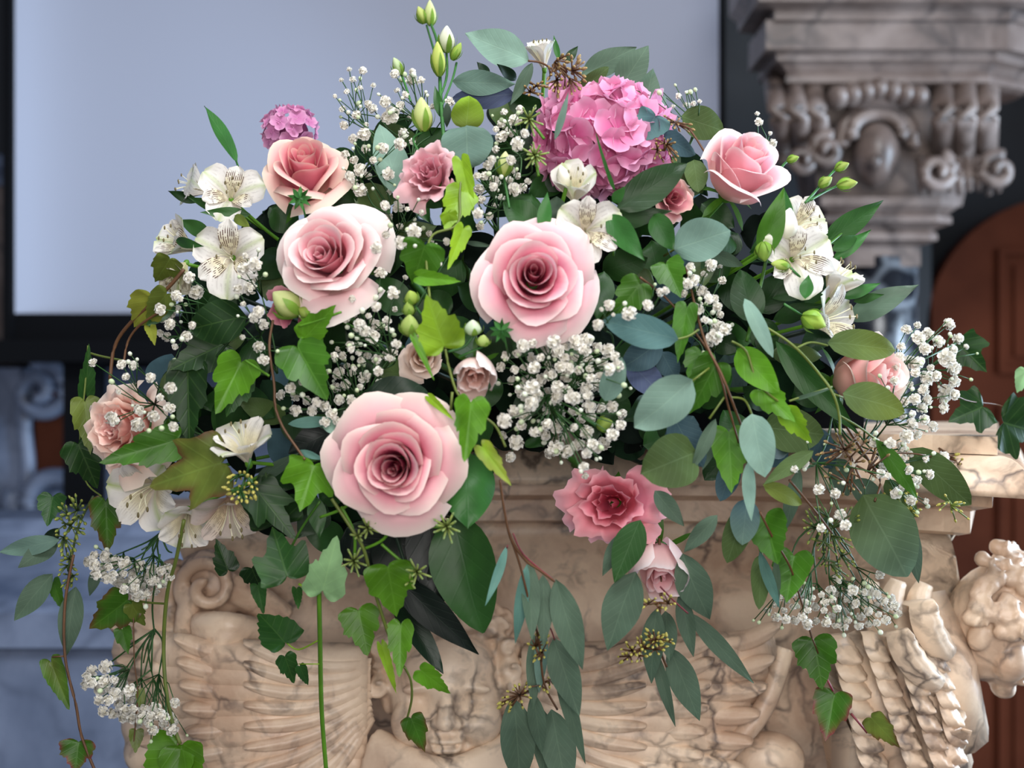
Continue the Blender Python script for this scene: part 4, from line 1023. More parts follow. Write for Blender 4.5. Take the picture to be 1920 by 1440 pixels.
trail('ivy_trail', 'olive hanging creeper stem ending in a big bright leaf at bottom left', 'creeper',
      [{'p': [(345, 975), (330, 1050), (314, 1110), (307, 1200), (310, 1280), (322, 1350), (338, 1395)], 'r': .0021}, [(245, 1125), (280, 1130), (312, 1132)], {'p': [(250, 1150), (252, 1240), (258, 1300), (250, 1400)], 'r': .0008, 'col': 'brown'}],
      [(I, (248, 1118), (166, 1184), 78, 'green', {'tipcol': 'brown'}), (I, (244, 1128), (272, 1176), 36, 'olive'), (I, (228, 1175), (240, 1226), 34, 'green'), (H, (340, 1388), (268, 1480), 92, 'bright', {'roll': .3}), (H, (336, 1392), (362, 1500), 82, 'bright'), (H, (256, 1365), (254, 1412), 28, 'olive'), (H, (262, 1290), (268, 1340), 18, 'olive')])
trail('creeper_vine', 'thin reddish vine with a curled olive leaf trailing at the bottom left corner', 'creeper',
      [{'p': [(138, 1040), (122, 1130), (122, 1232), (142, 1320), (153, 1380), (180, 1450)], 'col': 'brown', 'r': .0016}, {'p': [(98, 1232), (122, 1230)], 'col': 'brown', 'r': .001}],
      [(H, (92, 1232), (128, 1328), 42, 'olive', {'tipcol': 'green', 'fold': .5}), (I, (148, 1385), (140, 1448), 66, 'green', {'tipcol': 'red'})])
def u1(t): umbel(t, 750, 985 + 5, 22, 9, .03, 2); 
trail('ivy_trail', 'thick light green stem with ivy leaves hanging down left of the carved face', 'ivy',
      [{'p': [(598, 1100), (600, 1200), (603, 1330), (612, 1450)], 'col': 'bright', 'r': .0024}, {'p': [(537, 1205), (560, 1218), (598, 1200)], 'col': 'lime', 'r': .0009}, {'p': [(560, 1245), (598, 1245)], 'col': 'lime', 'r': .0006}, {'p': [(560, 1095), (585, 1108), (600, 1120)], 'col': 'lime'}],
      [('lobed', (542, 1092), (508, 985), 108, 'mid'), (I, (602, 1120), (632, 1004), 80, 'pgreen', {'fold': .35}), (H, (540, 1212), (486, 1146), 76, 'mid', {'roll': .35}), (I, (532, 1225), (552, 1282), 40, 'mid'), (H, (560, 1245), (580, 1288), 22, 'mid'), (H, (482, 1092), (494, 1150), 30, 'mid'), (H, (556, 1100), (560, 1140), 20, 'mid')])
trail('ivy_trail', 'creeper hanging over the carved face, ending in a small two toned leaf', 'creeper',
      [{'p': [(622, 935), (655, 985), (682, 1030), (700, 1100), (722, 1170), (738, 1215)], 'col': 'olive', 'r': .0018}, [(758, 1250), (770, 1275), (772, 1310), (764, 1345)], {'p': [(738, 1215), (750, 1235), (758, 1252)], 'dz': .02}],
      [('ivy', (725, 1052), (744, 1158), 96, 'bright', {'dz': .04}), (I, (670, 1135), (688, 1230), 76, 'bright'), (I, (752, 1160), (748, 1270), 50, 'bright', {'dz': .04}), (H, (712, 1200), (746, 1302), 20, 'lime'), (I, (782, 1252), (846, 1302), 42, 'bright'), (I, (768, 1340), (798, 1412), 48, 'green', {'tipcol': 'brown'})])
trail('ivy_trail', 'dark veined ivy leaves between the white funnel flower and the low pink rose', 'ivy',
      [{'p': [(600, 940), (560, 1000), (520, 1080)], 'col': 'green', 'dz': .01}],
      [(LB, (520, 985), (500, 892), 108, 'deep', {'dz': .01}), (LB, (470, 905), (555, 1008), 84, 'deep', {'dz': .02}), ('lance', (590, 930), (600, 1010), 36, 'mid', {'dz': .0}), (I, (430, 1075), (405, 1010), 46, 'deep', {'dz': .0}), (I, (470, 1060), (490, 1110), 50, 'deep', {'dz': -.01})])
trail('creeper_vine', 'creeper leaves behind the baby breath right of the central rose', 'creeper',
      [{'p': [(1200, 520, .01), (1250, 560, .0), (1305, 625, .01), (1345, 690, .03), (1365, 760, .03), (1385, 830, .02)], 'col': 'brown', 'r': .0012}],
      [(I, (1206, 525), (1148, 600), 66, 'green'), (I, (1246, 488), (1276, 556), 64, 'green'), (I, (1290, 565), (1270, 680), 46, 'green'), (I, (1318, 655), (1292, 722), 56, 'green'), (I, (1348, 672), (1292, 778), 72, 'green'), (H, (1366, 798), (1372, 924), 72, 'green', {'tipcol': 'bright'})], dz=.02)
trail('ivy_trail', 'shiny bright green creeper leaves hanging in front of the right side eucalyptus', 'creeper',
      [[(1372, 640), (1400, 660), (1422, 720), (1470, 760)]],
      [('broad', (1382, 655), (1460, 736), 60, 'bright', {'mat': 'ivy'}), (I, (1420, 725), (1490, 790), 56, 'bright'), (I, (1470, 765), (1522, 834), 44, 'bright', {'tipcol': 'lime'})], dz=.04)
trail('creeper_vine', 'creeper ending in red edged leaves over the right carved wing', 'creeper',
      [{'p': [(1425, 960), (1450, 1010), (1480, 1060), (1500, 1120), (1522, 1195)], 'col': 'brown', 'r': .0012}, {'p': [(1548, 1268), (1562, 1296)], 'col': 'red', 'r': .0014}, {'p': [(1596, 1338), (1626, 1374)], 'col': 'red', 'r': .0014}, {'p': [(1522, 1195), (1536, 1230), (1548, 1268)], 'col': 'brown', 'r': .001, 'dz': .02}],
      [(H, (1432, 962), (1458, 1058), 80, 'green', {'fold': .35}), (H, (1490, 1032), (1474, 1128), 76, 'green', {'fold': .35}), (I, (1524, 1190), (1542, 1294), 82, 'green'), (I, (1566, 1292), (1547, 1390), 74, 'green', {'tipcol': 'red'}), (I, (1628, 1340), (1688, 1404), 46, 'olive', {'tipcol': 'brown'})], dz=.03)
trail('ivy_trail', 'dark ivy leaves reaching out at the far right in front of the wooden door', 'ivy',
      [{'p': [(1700, 690), (1760, 660), (1800, 640)], 'col': 'mid', 'r': .001}, {'p': [(1760, 720), (1810, 750), (1866, 758), (1900, 770)], 'col': 'brown', 'r': .0008}],
      [(LB, (1792, 640), (1850, 698), 84, 'deep'), (LB, (1850, 760), (1780, 790), 88, 'deep'), (LB, (1872, 790), (1950, 812), 120, 'deep'), (H, (1925, 690), (1908, 738), 34, 'pgreen')], dz=.0)
trail('seedling_sprig', 'thin curled green leaf standing up alone against the screen at upper left', 'foliage',
      [{'p': [(452, 330), (443, 302)], 'col': 'lawn', 'r': .0012}], [('willow', (444, 304), (384, 198), 26, 'lawn', {'roll': .9, 'dz': 0})], dz=.0)

# ------------------------------------------------------------------ lance shaped leaves of the alstroemerias and broad dark leaves
trail('leafy_stem', 'pointed dark green leaves beside the right alstroemerias against the marble column', 'foliage',
      [{'p': [(1480, 520, .0), (1540, 470, .0), (1600, 420, .0)], 'col': 'green'}],
      [('lance', (1538, 458), (1658, 375), 44, 'mid'), ('lance', (1562, 488), (1634, 430), 26, 'lawn'), ('lance', (1560, 470), (1612, 440), 26, 'mid'), ('lance', (1590, 600), (1722, 533), 50, 'sage'), ('lance', (1580, 560), (1652, 530), 22, 'lawn'), ('lance', (1600, 565), (1658, 552), 18, 'mid'), ('lance', (1510, 560), (1516, 515), 26, 'lawn', {'dz': .03})], dz=.01)
trail('leafy_stem', 'bright curved leaf and dark broad leaves left of the right alstroemerias', 'foliage',
      [{'p': [(1400, 640, .0), (1425, 540, .0), (1440, 470, .0)], 'col': 'green', 'r': .002}],
      [('lance', (1428, 484), (1470, 352), 48, 'green', {'dz': .03}), ('broad', (1412, 605), (1388, 505), 64, 'deep'), ('lance', (1480, 425), (1470, 352), 22, 'lawn', {'dz': .03}), ('lance', (1448, 560), (1560, 520), 40, 'deep', {'dz': -.02}), ('lance', (1455, 640), (1610, 815), 52, 'mid', {'dz': .0}), ('lance', (1450, 600), (1540, 570), 36, 'deep', {'dz': -.01})], dz=.01)
trail('leafy_stem', 'broad glossy dark leaves between the hydrangea and the upper right rose', 'foliage',
      [{'p': [(1150, 480, -.01), (1155, 430, .0), (1158, 395, .0)], 'col': 'green'}],
      [('broad', (1158, 392), (1288, 306), 66, 'deep', {'dz': .03}), ('lance', (1140, 402), (1208, 488), 48, 'lawn', {'dz': .03}), ('lance', (1120, 420), (1260, 395), 44, 'deep', {'dz': .0}), ('broad', (1225, 402), (1262, 468), 46, 'mid', {'dz': .02}), ('blade', (1152, 356), (1116, 248), 9, 'lawn', {'dz': .06}), ('lance', (1150, 380), (1172, 350), 22, 'lawn', {'dz': .04})], dz=.0)
trail('leafy_stem', 'upright green leaves just above the central rose', 'foliage',
      [{'p': [(1000, 470, -.01), (1010, 430, .0)], 'col': 'green'}],
      [('broad', (1010, 430), (944, 378), 56, 'mid', {'dz': .0}), ('lance', (1018, 436), (1026, 360), 28, 'lawn', {'dz': .03}), ('broad', (1040, 436), (1044, 368), 58, 'sage', {'dz': .0}), ('willow', (872, 454), (925, 462), 10, 'sage', {'dz': .0})], dz=.0)
trail('aspidistra_leaf', 'big folded green strap leaf tucked behind the low pink rose', 'foliage',
      [{'p': [(840, 850, -.04), (850, 900, -.02)], 'col': 'green', 'r': .002}],
      [('broad', (870, 845), (878, 985), 112, 'lawn', {'dz': .0, 'bend': .2, 'tz': .03, 'cup': .3}), ('broad', (850, 965), (905, 1188), 124, 'mid', {'dz': -.015, 'roll': .2})])
trail('aspidistra_leaf', 'almost black pointed leaves hanging in front of the marble below the low rose', 'foliage',
      [{'p': [(740, 1000, -.03), (760, 1060, -.01), (775, 1110, -.01)], 'col': 'dark', 'r': .002}],
      [('lance', (738, 1080), (898, 1228), 62, 'black', {'dz': .0}), ('broad', (735, 1120), (832, 1262), 44, 'dark', {'dz': -.01}), ('broad', (735, 975), (790, 1125), 120, 'black', {'dz': -.03}), ('broad', (800, 960), (830, 1130), 100, 'black', {'dz': -.03}), ('broad', (650, 990), (720, 1080), 90, 'black', {'dz': -.03})])
trail('leafy_stem', 'dark rounded leaf above the low pink rose', 'foliage',
      [{'p': [(690, 720, -.04), (700, 740, -.02)], 'col': 'dark'}], [('euc', (680, 752), (808, 742), 78, 'dark', {'dz': .0, 'mat': 'dark'})])
trail('leafy_stem', 'teal tinted leaves between the creeper stem and the low pink rose', 'foliage',
      [{'p': [(640, 820, -.03), (600, 800, -.02)], 'col': 'sage'}], [('willow', (540, 795), (638, 788), 22, 'teal', {'dz': .0}), ('euc', (612, 782), (636, 815), 34, 'pale', {'dz': .01}), ('broad', (645, 800), (540, 850), 60, 'black', {'dz': -.02}), ('willow', (480, 900), (560, 850), 26, 'sage', {'dz': -.01}), ('willow', (560, 845), (608, 862), 14, 'teal', {'dz': .02})], dz=.0)
trail('leafy_stem', 'small dark leaves behind the top eucalyptus leaf', 'foliage',
      [{'p': [(980, 180, -.04), (985, 150, -.02)], 'col': 'dark'}], [('lance', (918, 142), (894, 116), 18, 'dark', {'dz': -.01}), ('lance', (968, 150), (932, 120), 22, 'dark', {'dz': -.01}), ('lance', (1060, 118), (1084, 86), 18, 'deep', {'dz': 0}), ('lance', (1048, 112), (1038, 66), 12, 'lawn', {'dz': 0})], dz=.0)
trail('leafy_stem', 'dark pointed leaves under the upper left alstroemerias', 'foliage',
      [{'p': [(470, 420, -.04), (440, 400, -.02)], 'col': 'deep'}], [('lance', (372, 378), (314, 358), 20, 'deep', {'dz': .0}), ('lance', (430, 395), (352, 370), 24, 'mid', {'dz': .0}), ('lance', (470, 402), (375, 398), 24, 'mid', {'dz': .0}), ('lance', (395, 440), (335, 412), 30, 'mid', {'dz': .0}), ('lance', (330, 450), (380, 462), 20, 'mid', {'dz': .03}), ('euc', (440, 405), (466, 424), 20, 'olive', {'dz': .01})], dz=.0)

# ------------------------------------------------------------------ eucalyptus
def euc(label, stems, leaves, extra=None, dz=.03, sc_='olive', r=.0012): return trail('eucalyptus_branch', label, 'eucalyptus', stems, leaves, sc_, r, 'eucalyptus branches', extra, dz)
E_, RD, W = 'euc', 'round', 'willow'
euc('pale eucalyptus leaves and seed cluster crowning the very top of the mound', [{'p': [(1060, 190, -.01), (1055, 150, .0), (1020, 120, .0), (990, 114, .0)], 'col': 'brown'}],
    [(W, (992, 114), (872, 62), 66, 'pale', {'bend': .02}), (W, (848, 152), (966, 158), 48, 'grey'), (E_, (965, 176), (846, 186), 46, 'purple', {'dz': -.01}), (W, (998, 118), (958, 196), 24, 'sage'), (W, (1090, 142), (1194, 88), 48, 'sage', {'dz': -.01}), (W, (1158, 172), (1216, 84), 56, 'sage', {'dz': -.01}), (E_, (1082, 170), (1142, 126), 30, 'moss'), (W, (1206, 210), (1225, 128), 44, 'sage', {'dz': -.015}), (W, (1092, 166), (1218, 178), 24, 'moss'), (W, (1040, 262), (1066, 174), 14, 'pale', {'dz': .06}), (E_, (1228, 212), (1246, 178), 22, 'grey', {'dz': 0})],
    lambda t: (seed_cluster(t, 1062, 142, 36, 42, 52, 'brown', .5, 10, .03, 3, 'brown', (1040, 118)), seed_cluster(t, 1000, 165, 26, 14, 16, 'brown', 0, 9, .0, 4, 'brown')), dz=.01)
euc('two round eucalyptus leaves, one lime and one grey, beside the tall buds', [{'p': [(872, 260, .01), (874, 240, .02)], 'col': 'brown'}], [(RD, (874, 242), (880, 180), 62, 'olive', {'tipcol': 'lime', 'dz': .03}), (RD, (874, 236), (878, 316), 98, 'grey', {'dz': .02}), (W, (838, 192), (838, 240), 16, 'sage', {'dz': 0})])
euc('pale green folded leaf behind the white sprays at upper left', [{'p': [(748, 368, -.03), (745, 360, -.01)]}], [('broad', (748, 366), (712, 232), 64, 'pale', {'mat': 'euc', 'dz': -.01}), (E_, (790, 330), (775, 290), 30, 'pale', {'dz': -.01})], dz=-.01)
euc('blue grey eucalyptus leaves in front of the pink hydrangea, with small seeds', [{'p': [(1330, 300, .0), (1290, 240, .01), (1250, 225, .02)], 'col': 'brown'}],
    [('heart', (1232, 212), (1202, 266), 66, 'slate', {'mat': 'euc', 'tipcol': 'blue'}), (E_, (1212, 216), (1162, 222), 22, 'slate'), (E_, (1278, 218), (1358, 246), 62, 'moss', {'dz': .0}), (E_, (1244, 252), (1302, 290), 40, 'slate'), (E_, (1300, 300), (1310, 360), 44, 'moss', {'dz': -.02})],
    lambda t: (seed_cluster(t, 1246, 282, 30, 24, 22, 'brown', .3, 8, .02, 5, 'brown'), seed_cluster(t, 1268, 232, 34, 12, 16, 'brown', .3, 8, .02, 6, 'brown')), dz=.02)
euc('grey green eucalyptus leaf under the upper right rose', [{'p': [(1245, 480, -.02), (1268, 465, .0)]}], [(E_, (1264, 468), (1370, 432), 82, 'grey'), (E_, (1290, 500), (1250, 440), 34, 'slate', {'dz': -.01}), (W, (1330, 470), (1395, 500), 26, 'sage', {'dz': -.01})], dz=.02)
euc('blue green eucalyptus branch spreading right of the central rose', [{'p': [(1280, 470, -.02), (1300, 560, .0), (1322, 640, .03), (1352, 700, .04), (1368, 740, .04), (1385, 785, .03), (1410, 850, .0)], 'r': .0014, 'col': 'brown'}, [(1270, 636), (1292, 630), (1310, 618)], [(1296, 716), (1330, 690)], [(1410, 778), (1396, 750), (1370, 745)], [(1330, 785), (1358, 745)]],
    [(E_, (1272, 636), (1130, 600), 62, 'blue', {'dz': .04}), (E_, (1134, 752), (1166, 670), 46, 'grey'), (E_, (1298, 712), (1190, 802), 86, 'pale', {'dz': .05}), (RD, (1304, 848), (1204, 888), 102, 'moss', {'dz': .03}), (E_, (1262, 780), (1318, 876), 66, 'slate', {'dz': .0}), (E_, (1410, 776), (1434, 894), 66, 'pale', {'dz': .05}), (W, (1342, 785), (1296, 884), 26, 'sage'),
     (E_, (1240, 640), (1166, 690), 58, 'slate', {'dz': -.01}), (E_, (1180, 680), (1248, 745), 56, 'purple', {'dz': -.015}), (E_, (1240, 660), (1268, 710), 44, 'slate', {'dz': -.01}), (E_, (1300, 780), (1250, 860), 60, 'slate', {'dz': -.01}), (E_, (1260, 640), (1300, 590), 36, 'sage', {'dz': -.02})])
euc('edge on pale blue leaf and olive leaves over the right peach rose', [{'p': [(1385, 585, .0), (1455, 625, .02), (1495, 655, .03), (1535, 700, .03), (1560, 735, .04), (1573, 775, .04), (1575, 815, .04)], 'r': .0015}, [(1495, 652), (1520, 642), (1552, 648)], [(1560, 738), (1580, 745)], [(1480, 752), (1560, 725)], [(1572, 778), (1610, 800), (1650, 830)]],
    [(E_, (1396, 560), (1450, 670), 30, 'pale', {'dz': .05}), (E_, (1552, 642), (1682, 656), 58, 'moss', {'dz': .04, 'tipcol': 'olive'}), (E_, (1580, 738), (1698, 772), 68, 'moss', {'dz': .05, 'tipcol': 'olive'}), (W, (1642, 824), (1722, 936), 34, 'green', {'dz': .05}), (W, (1525, 845), (1432, 908), 32, 'moss'), (E_, (1430, 800), (1546, 815), 84, 'moss', {'dz': -.02}), (E_, (1430, 908), (1506, 946), 32, 'olive'), (W, (1480, 752), (1560, 728), 8, 'sage', {'dz': .04}), (W, (1500, 880), (1470, 1000), 30, 'sage', {'dz': -.02})])
def ex(t):
    seed_cluster(t, 1600, 870, 70, 60, 50, 'brown', .3, 9, .02, 11, 'brown'); seed_cluster(t, 1690, 945, 50, 26, 30, 'gold', .2, 9, .02, 12, 'olive'); seed_cluster(t, 1815, 880, 60, 24, 34, 'gold', .5, 9, .03, 13, 'brown', (1760, 840)); seed_cluster(t, 1790, 955, 40, 20, 14, 'gold', .6, 8, .03, 14, 'olive')
euc('big olive green eucalyptus leaves and seeds drooping at the right over the marble ledge', [{'p': [(1560, 760, .0), (1620, 850, .0), (1650, 900, .01), (1640, 940, .02)], 'r': .0014, 'col': 'brown'}, {'p': [(1620, 850, .0), (1700, 850, .01), (1740, 855, .02), (1812, 872, .02)], 'r': .0010, 'col': 'brown'}],
    [(E_, (1618, 928), (1702, 1082), 122, 'moss', {'dz': .04, 'tipcol': 'sage'}), (W, (1690, 960), (1724, 1094), 38, 'sage', {'dz': .02}), (E_, (1706, 842), (1822, 948), 68, 'moss', {'dz': .03}), (E_, (1600, 900), (1660, 960), 46, 'sage', {'dz': -.01}), (E_, (1570, 860), (1590, 930), 50, 'sage', {'dz': -.02}), (E_, (1520, 800), (1560, 880), 50, 'slate', {'dz': -.03}), (E_, (1660, 900), (1720, 970), 40, 'moss', {'dz': .0})], ex)
def ex(t): seed_cluster(t, 1560, 990, 60, 50, 60, 'olive', .2, 8, .0, 15, 'moss'); seed_cluster(t, 1570, 1055, 36, 30, 22, 'olive', .5, 8, .0, 16, 'moss')
euc('grey and dark olive eucalyptus leaves hanging at lower right beside the bright creeper', [{'p': [(1400, 850, .0), (1405, 900, .01), (1410, 960, .01), (1430, 1050, .0)], 'r': .0016}, {'p': [(1480, 900), (1530, 960), (1560, 1000)], 'r': .0012, 'col': 'brown'}],
    [(E_, (1405, 945), (1362, 1056), 52, 'moss', {'dz': .01}), (E_, (1400, 935), (1392, 1022), 56, 'slate', {'dz': .02, 'tipcol': 'grey'}), (W, (1404, 865), (1408, 976), 26, 'pale', {'dz': .04}), (W, (1345, 966), (1282, 1036), 34, 'sage'), (E_, (1425, 1040), (1424, 1142), 36, 'moss', {'dz': .01}), (W, (1424, 1034), (1462, 1142), 22, 'teal', {'dz': .03}), (W, (1455, 1045), (1458, 1140), 16, 'sage'), (E_, (1380, 860), (1350, 940), 44, 'slate', {'dz': -.01}), (W, (1340, 790), (1318, 880), 34, 'sage', {'dz': -.01}), (W, (1228, 920), (1282, 986), 36, 'sage', {'dz': .0})], ex)
def ex(t): seed_cluster(t, 985, 1300, 60, 22, 34, 'gold', -.5, 9, .03, 21, 'brown', (1020, 1280)); seed_cluster(t, 1012, 1215, 24, 30, 16, 'gold', 0, 9, .03, 22, 'brown', (1015, 1240))
euc('long narrow eucalyptus leaves hanging down the middle of the carved marble', [{'p': [(938, 900), (945, 950), (958, 1010), (985, 1050), (1010, 1068), (1040, 1090)], 'col': 'brown', 'r': .0014}, {'p': [(958, 1010), (975, 1060), (990, 1120), (1010, 1200), (1020, 1280), (1045, 1330)], 'col': 'brown', 'r': .0012}, {'p': [(1010, 1160), (1030, 1175), (1040, 1200)], 'col': 'red', 'r': .0008}, {'p': [(952, 1022), (950, 1028)], 'col': 'red', 'r': .0008}, {'p': [(962, 1000), (982, 1040), (1035, 1085)], 'col': 'red', 'r': .0008}],
    [(W, (950, 1024), (911, 1136), 18, 'teal'), (W, (988, 1058), (966, 1208), 26, 'teal'), (W, (992, 1054), (998, 1200), 36, 'sage'), (W, (1018, 1078), (1020, 1212), 36, 'sage'), (W, (1042, 1086), (1092, 1256), 56, 'sage', {'dz': .04}), (W, (1038, 1196), (1086, 1342), 58, 'sage', {'dz': .04}), (W, (1040, 1230), (1098, 1434), 30, 'sage', {'dz': .05}), (W, (962, 1308), (976, 1480), 66, 'sage', {'dz': .04}), (W, (1000, 1300), (1016, 1414), 34, 'sage'), (W, (1034, 1330), (1064, 1492), 66, 'sage', {'dz': .045}), (W, (1002, 1190), (1000, 1330), 30, 'sage', {'dz': .01}), (W, (1020, 1180), (1010, 1300), 26, 'grey', {'dz': .01}), (W, (1018, 1330), (1020, 1460), 40, 'sage', {'dz': .02})], ex)
def ex(t): seed_cluster(t, 1205, 1215, 52, 24, 46, 'gold', -.35, 9, .03, 23, 'brown'); seed_cluster(t, 1235, 1130, 34, 16, 18, 'gold', -.2, 9, .03, 24, 'brown'); seed_cluster(t, 1235, 1195, 30, 12, 14, 'gold', .3, 9, .03, 25, 'brown')
euc('eucalyptus leaves and yellow seeds hanging behind the nodding blush lisianthus', [{'p': [(1236, 1010, -.05), (1240, 1100, -.02), (1235, 1200, .0), (1250, 1250, .01)], 'col': 'brown', 'r': .0014}, {'p': [(1238, 1100), (1262, 1125), (1290, 1150)], 'col': 'red', 'r': .0009}],
    [(W, (1192, 1072), (1138, 1220), 74, 'sage', {'dz': .02}), (W, (1200, 975), (1152, 1092), 60, 'mid', {'dz': .0, 'mat': 'euc'}), (W, (1280, 1038), (1330, 1164), 66, 'sage', {'dz': .0}), (W, (1276, 1110), (1300, 1232), 34, 'sage', {'dz': .0}), (W, (1290, 1148), (1414, 1282), 34, 'sage', {'dz': .02}), (W, (1232, 1140), (1220, 1282), 44, 'sage', {'dz': .01}), (W, (1248, 1146), (1256, 1240), 38, 'sage', {'dz': .0}), (W, (1226, 1215), (1266, 1364), 24, 'sage', {'dz': .02}), (W, (1256, 1214), (1312, 1352), 54, 'sage', {'dz': .02}), (W, (1165, 1000), (1130, 1080), 30, 'sage', {'dz': -.01})], ex, dz=.015)
def ex(t): seed_cluster(t, 132, 985, 28, 60, 48, 'olive', .15, 10, .01, 31, 'moss'); seed_cluster(t, 128, 1070, 18, 40, 24, 'olive', 0, 9, .01, 32, 'moss')
euc('dull green eucalyptus leaves with seeds reaching out at the far left edge', [{'p': [(175, 930, .0), (150, 980, .0), (135, 1040, .0), (125, 1110, .0)], 'col': 'moss', 'r': .0014}],
    [(W, (112, 1012), (-4, 1036), 36, 'grey'), (W, (108, 1014), (34, 1064), 40, 'sage'), (W, (98, 1076), (26, 1164), 46, 'sage'), (W, (142, 1100), (124, 1230), 46, 'sage'), (W, (184, 1060), (168, 1118), 22, 'sage', {'dz': -.02}), (W, (110, 990), (78, 1030), 26, 'dark', {'dz': -.02})], ex, dz=.02)

# ------------------------------------------------------------------ ivy berry umbels
def berries(label, items, st):
    t = thing('ivy_berry_sprig', label, 'berries', 'ivy berry umbels')
    for k, (x, y, R, n) in enumerate(items): umbel(t, x, y, R, n, .04, k + int(x))
    for s in st: stem(t, s, .0016, 'bright', dzs=.025)
    base_at(t, P(*st[0][0][:2], D(*st[0][0][:2])))
berries('starry green ivy berries in front of the left edge of the hydrangea', [(1003, 292, 27, 17), (992, 224, 30, 12)], [[(1010, 330), (1003, 292)], [(1020, 260), (992, 224)]])
berries('green ivy berry umbels below the low pink rose', [(838, 988, 30, 13), (782, 1072, 26, 9), (768, 1090, 16, 4)], [[(740, 990), (790, 988), (838, 988)], [(715, 1020), (750, 1050), (780, 1070)]])
berries('green ivy berry umbels beside the bright heart shaped leaf low left of centre', [(664, 1052, 28, 12), (690, 990, 22, 9), (672, 1005, 16, 6)], [[(640, 950), (664, 1000), (664, 1052)], [(745, 965), (720, 1010), (680, 1030)], [(600, 970), (640, 955), (660, 940)]])
t = thing('berry_sprig', 'brown tipped seed cluster right of the large yellow green leaf', 'berries'); seed_cluster(t, 452, 915, 32, 30, 34, 'gold', 0, 10, .05, 41, 'mid', (462, 890)); stem(t, [(470, 860), (462, 890)], .0012, 'mid', dzs=.04); base_at(t, P(470, 860, D(470, 860)))

# ------------------------------------------------------------------ baby's breath
S = scatter
bb = babys_breath
bb("baby's breath at the upper left rim, dotted against the screen", [(680, 132, 16), (662, 150, 13), (650, 172, 12), (642, 205, 14), (676, 165, 10), (690, 195, 14), (655, 130, 10), (640, 150, 9), (668, 215, 16), (700, 160, 10), (645, 235, 16), (686, 235, 12), (628, 180, 8)], (735, 290), 0, seed=1)
bb("baby's breath left of the tall green buds", [(740, 138, 18), (773, 152, 24), (773, 134, 13), (760, 178, 14), (735, 215, 30), (725, 222, 22), (750, 198, 18), (843, 190, 18), (800, 205, 14), (722, 190, 22), (745, 170, 12), (790, 150, 14), (812, 200, 12), (756, 250, 20), (700, 205, 18), (770, 220, 14)], (775, 330), 0, seed=2)
bb("baby's breath beside the cup shaped rose", [(682, 252, 24), (686, 280, 16), (718, 278, 22), (750, 270, 22), (664, 300, 16), (675, 318, 24), (728, 325, 24), (676, 357, 24), (656, 330, 18), (700, 300, 14), (773, 265, 12), (648, 290, 16), (662, 260, 18), (664, 345, 22), (690, 330, 14)], (730, 400), 0, seed=3)
bb("baby's breath between the blush rose and the dusky pink lisianthus", [(746, 388, 24), (776, 433, 28), (751, 455, 24), (728, 410, 20), (724, 440, 16), (705, 465, 22), (712, 408, 12), (790, 398, 10), (805, 438, 12), (764, 392, 10), (730, 360, 12), (838, 453, 14), (712, 480, 14), (750, 425, 14), (808, 452, 12), (735, 478, 12), (690, 410, 16), (722, 385, 18)], (790, 500), 0, seed=4)
bb("baby's breath in front of the hydrangea's left edge", [(965, 226, 26), (940, 256, 22), (955, 248, 22), (970, 270, 26), (940, 232, 16), (930, 280, 14), (975, 205, 16), (922, 300, 16), (984, 250, 16), (945, 210, 14), (930, 242, 12), (958, 300, 18)], (975, 330), .02, seed=5)
bb("baby's breath above the leaves over the central rose", [(965, 355, 24), (980, 352, 18), (928, 340, 22), (925, 350, 16), (898, 355, 20), (902, 375, 18), (896, 400, 20), (928, 385, 12), (908, 330, 16), (990, 340, 12), (915, 310, 18), (960, 320, 14), (895, 330, 14), (940, 370, 14), (900, 424, 16), (918, 405, 14), (880, 340, 12), (955, 338, 16), (970, 330, 14)], (940, 440), .0, seed=6)
bb("baby's breath below the blush rose, around the green buds", [(737, 549, 24), (714, 512, 22), (823, 494, 12), (648, 596, 18), (672, 576, 20), (664, 590, 16), (675, 610, 24), (698, 632, 28), (685, 620, 20), (705, 610, 22), (660, 560, 14), (728, 665, 24), (658, 655, 14), (705, 575, 18), (648, 530, 14), (690, 560, 14), (740, 580, 12), (760, 520, 10)] + S(690, 640, 60, 50, 14, 14, 0, 7), (700, 700), 0, seed=7)
bb("baby's breath under the green leaf left of the low pink rose", S(620, 745, 95, 50, 30, 19, 0, 8, 17) + S(660, 690, 60, 30, 10, 15, 0, 9), (640, 820), -.015, seed=8)
bb("dense baby's breath just below the central rose", S(1050, 690, 112, 58, 52, 22, 0, 10, 17), (1040, 800), .0, seed=9)
bb("baby's breath thinning out toward the marble ledge right of the low rose", S(1050, 790, 120, 58, 38, 22, 0, 11, 18) + [(957, 857, 20), (1030, 850, 20), (1100, 850, 20), (1097, 892, 14), (1095, 875, 18), (1120, 838, 24)], (1040, 740), .0, seed=10)
bb("baby's breath between the alstroemeria and the low funnel flower at left", [(478, 495, 26), (456, 503, 22), (468, 540, 26), (446, 541, 18), (476, 595, 20), (494, 608, 20), (486, 650, 22), (494, 675, 20), (460, 480, 12), (478, 525, 12), (456, 570, 10), (455, 632, 10), (484, 585, 22), (330, 555, 20), (300, 580, 22), (370, 546, 24), (355, 520, 22)], (520, 700), .01, seed=11)
bb("baby's breath behind the dark creeper leaves at left", [(330, 578, 18), (345, 540, 24), (318, 608, 20), (312, 632, 18), (350, 630, 20), (328, 650, 12), (360, 610, 14), (322, 590, 14), (338, 560, 12), (368, 548, 26), (305, 600, 12), (300, 625, 14)], (400, 680), .01, seed=12)
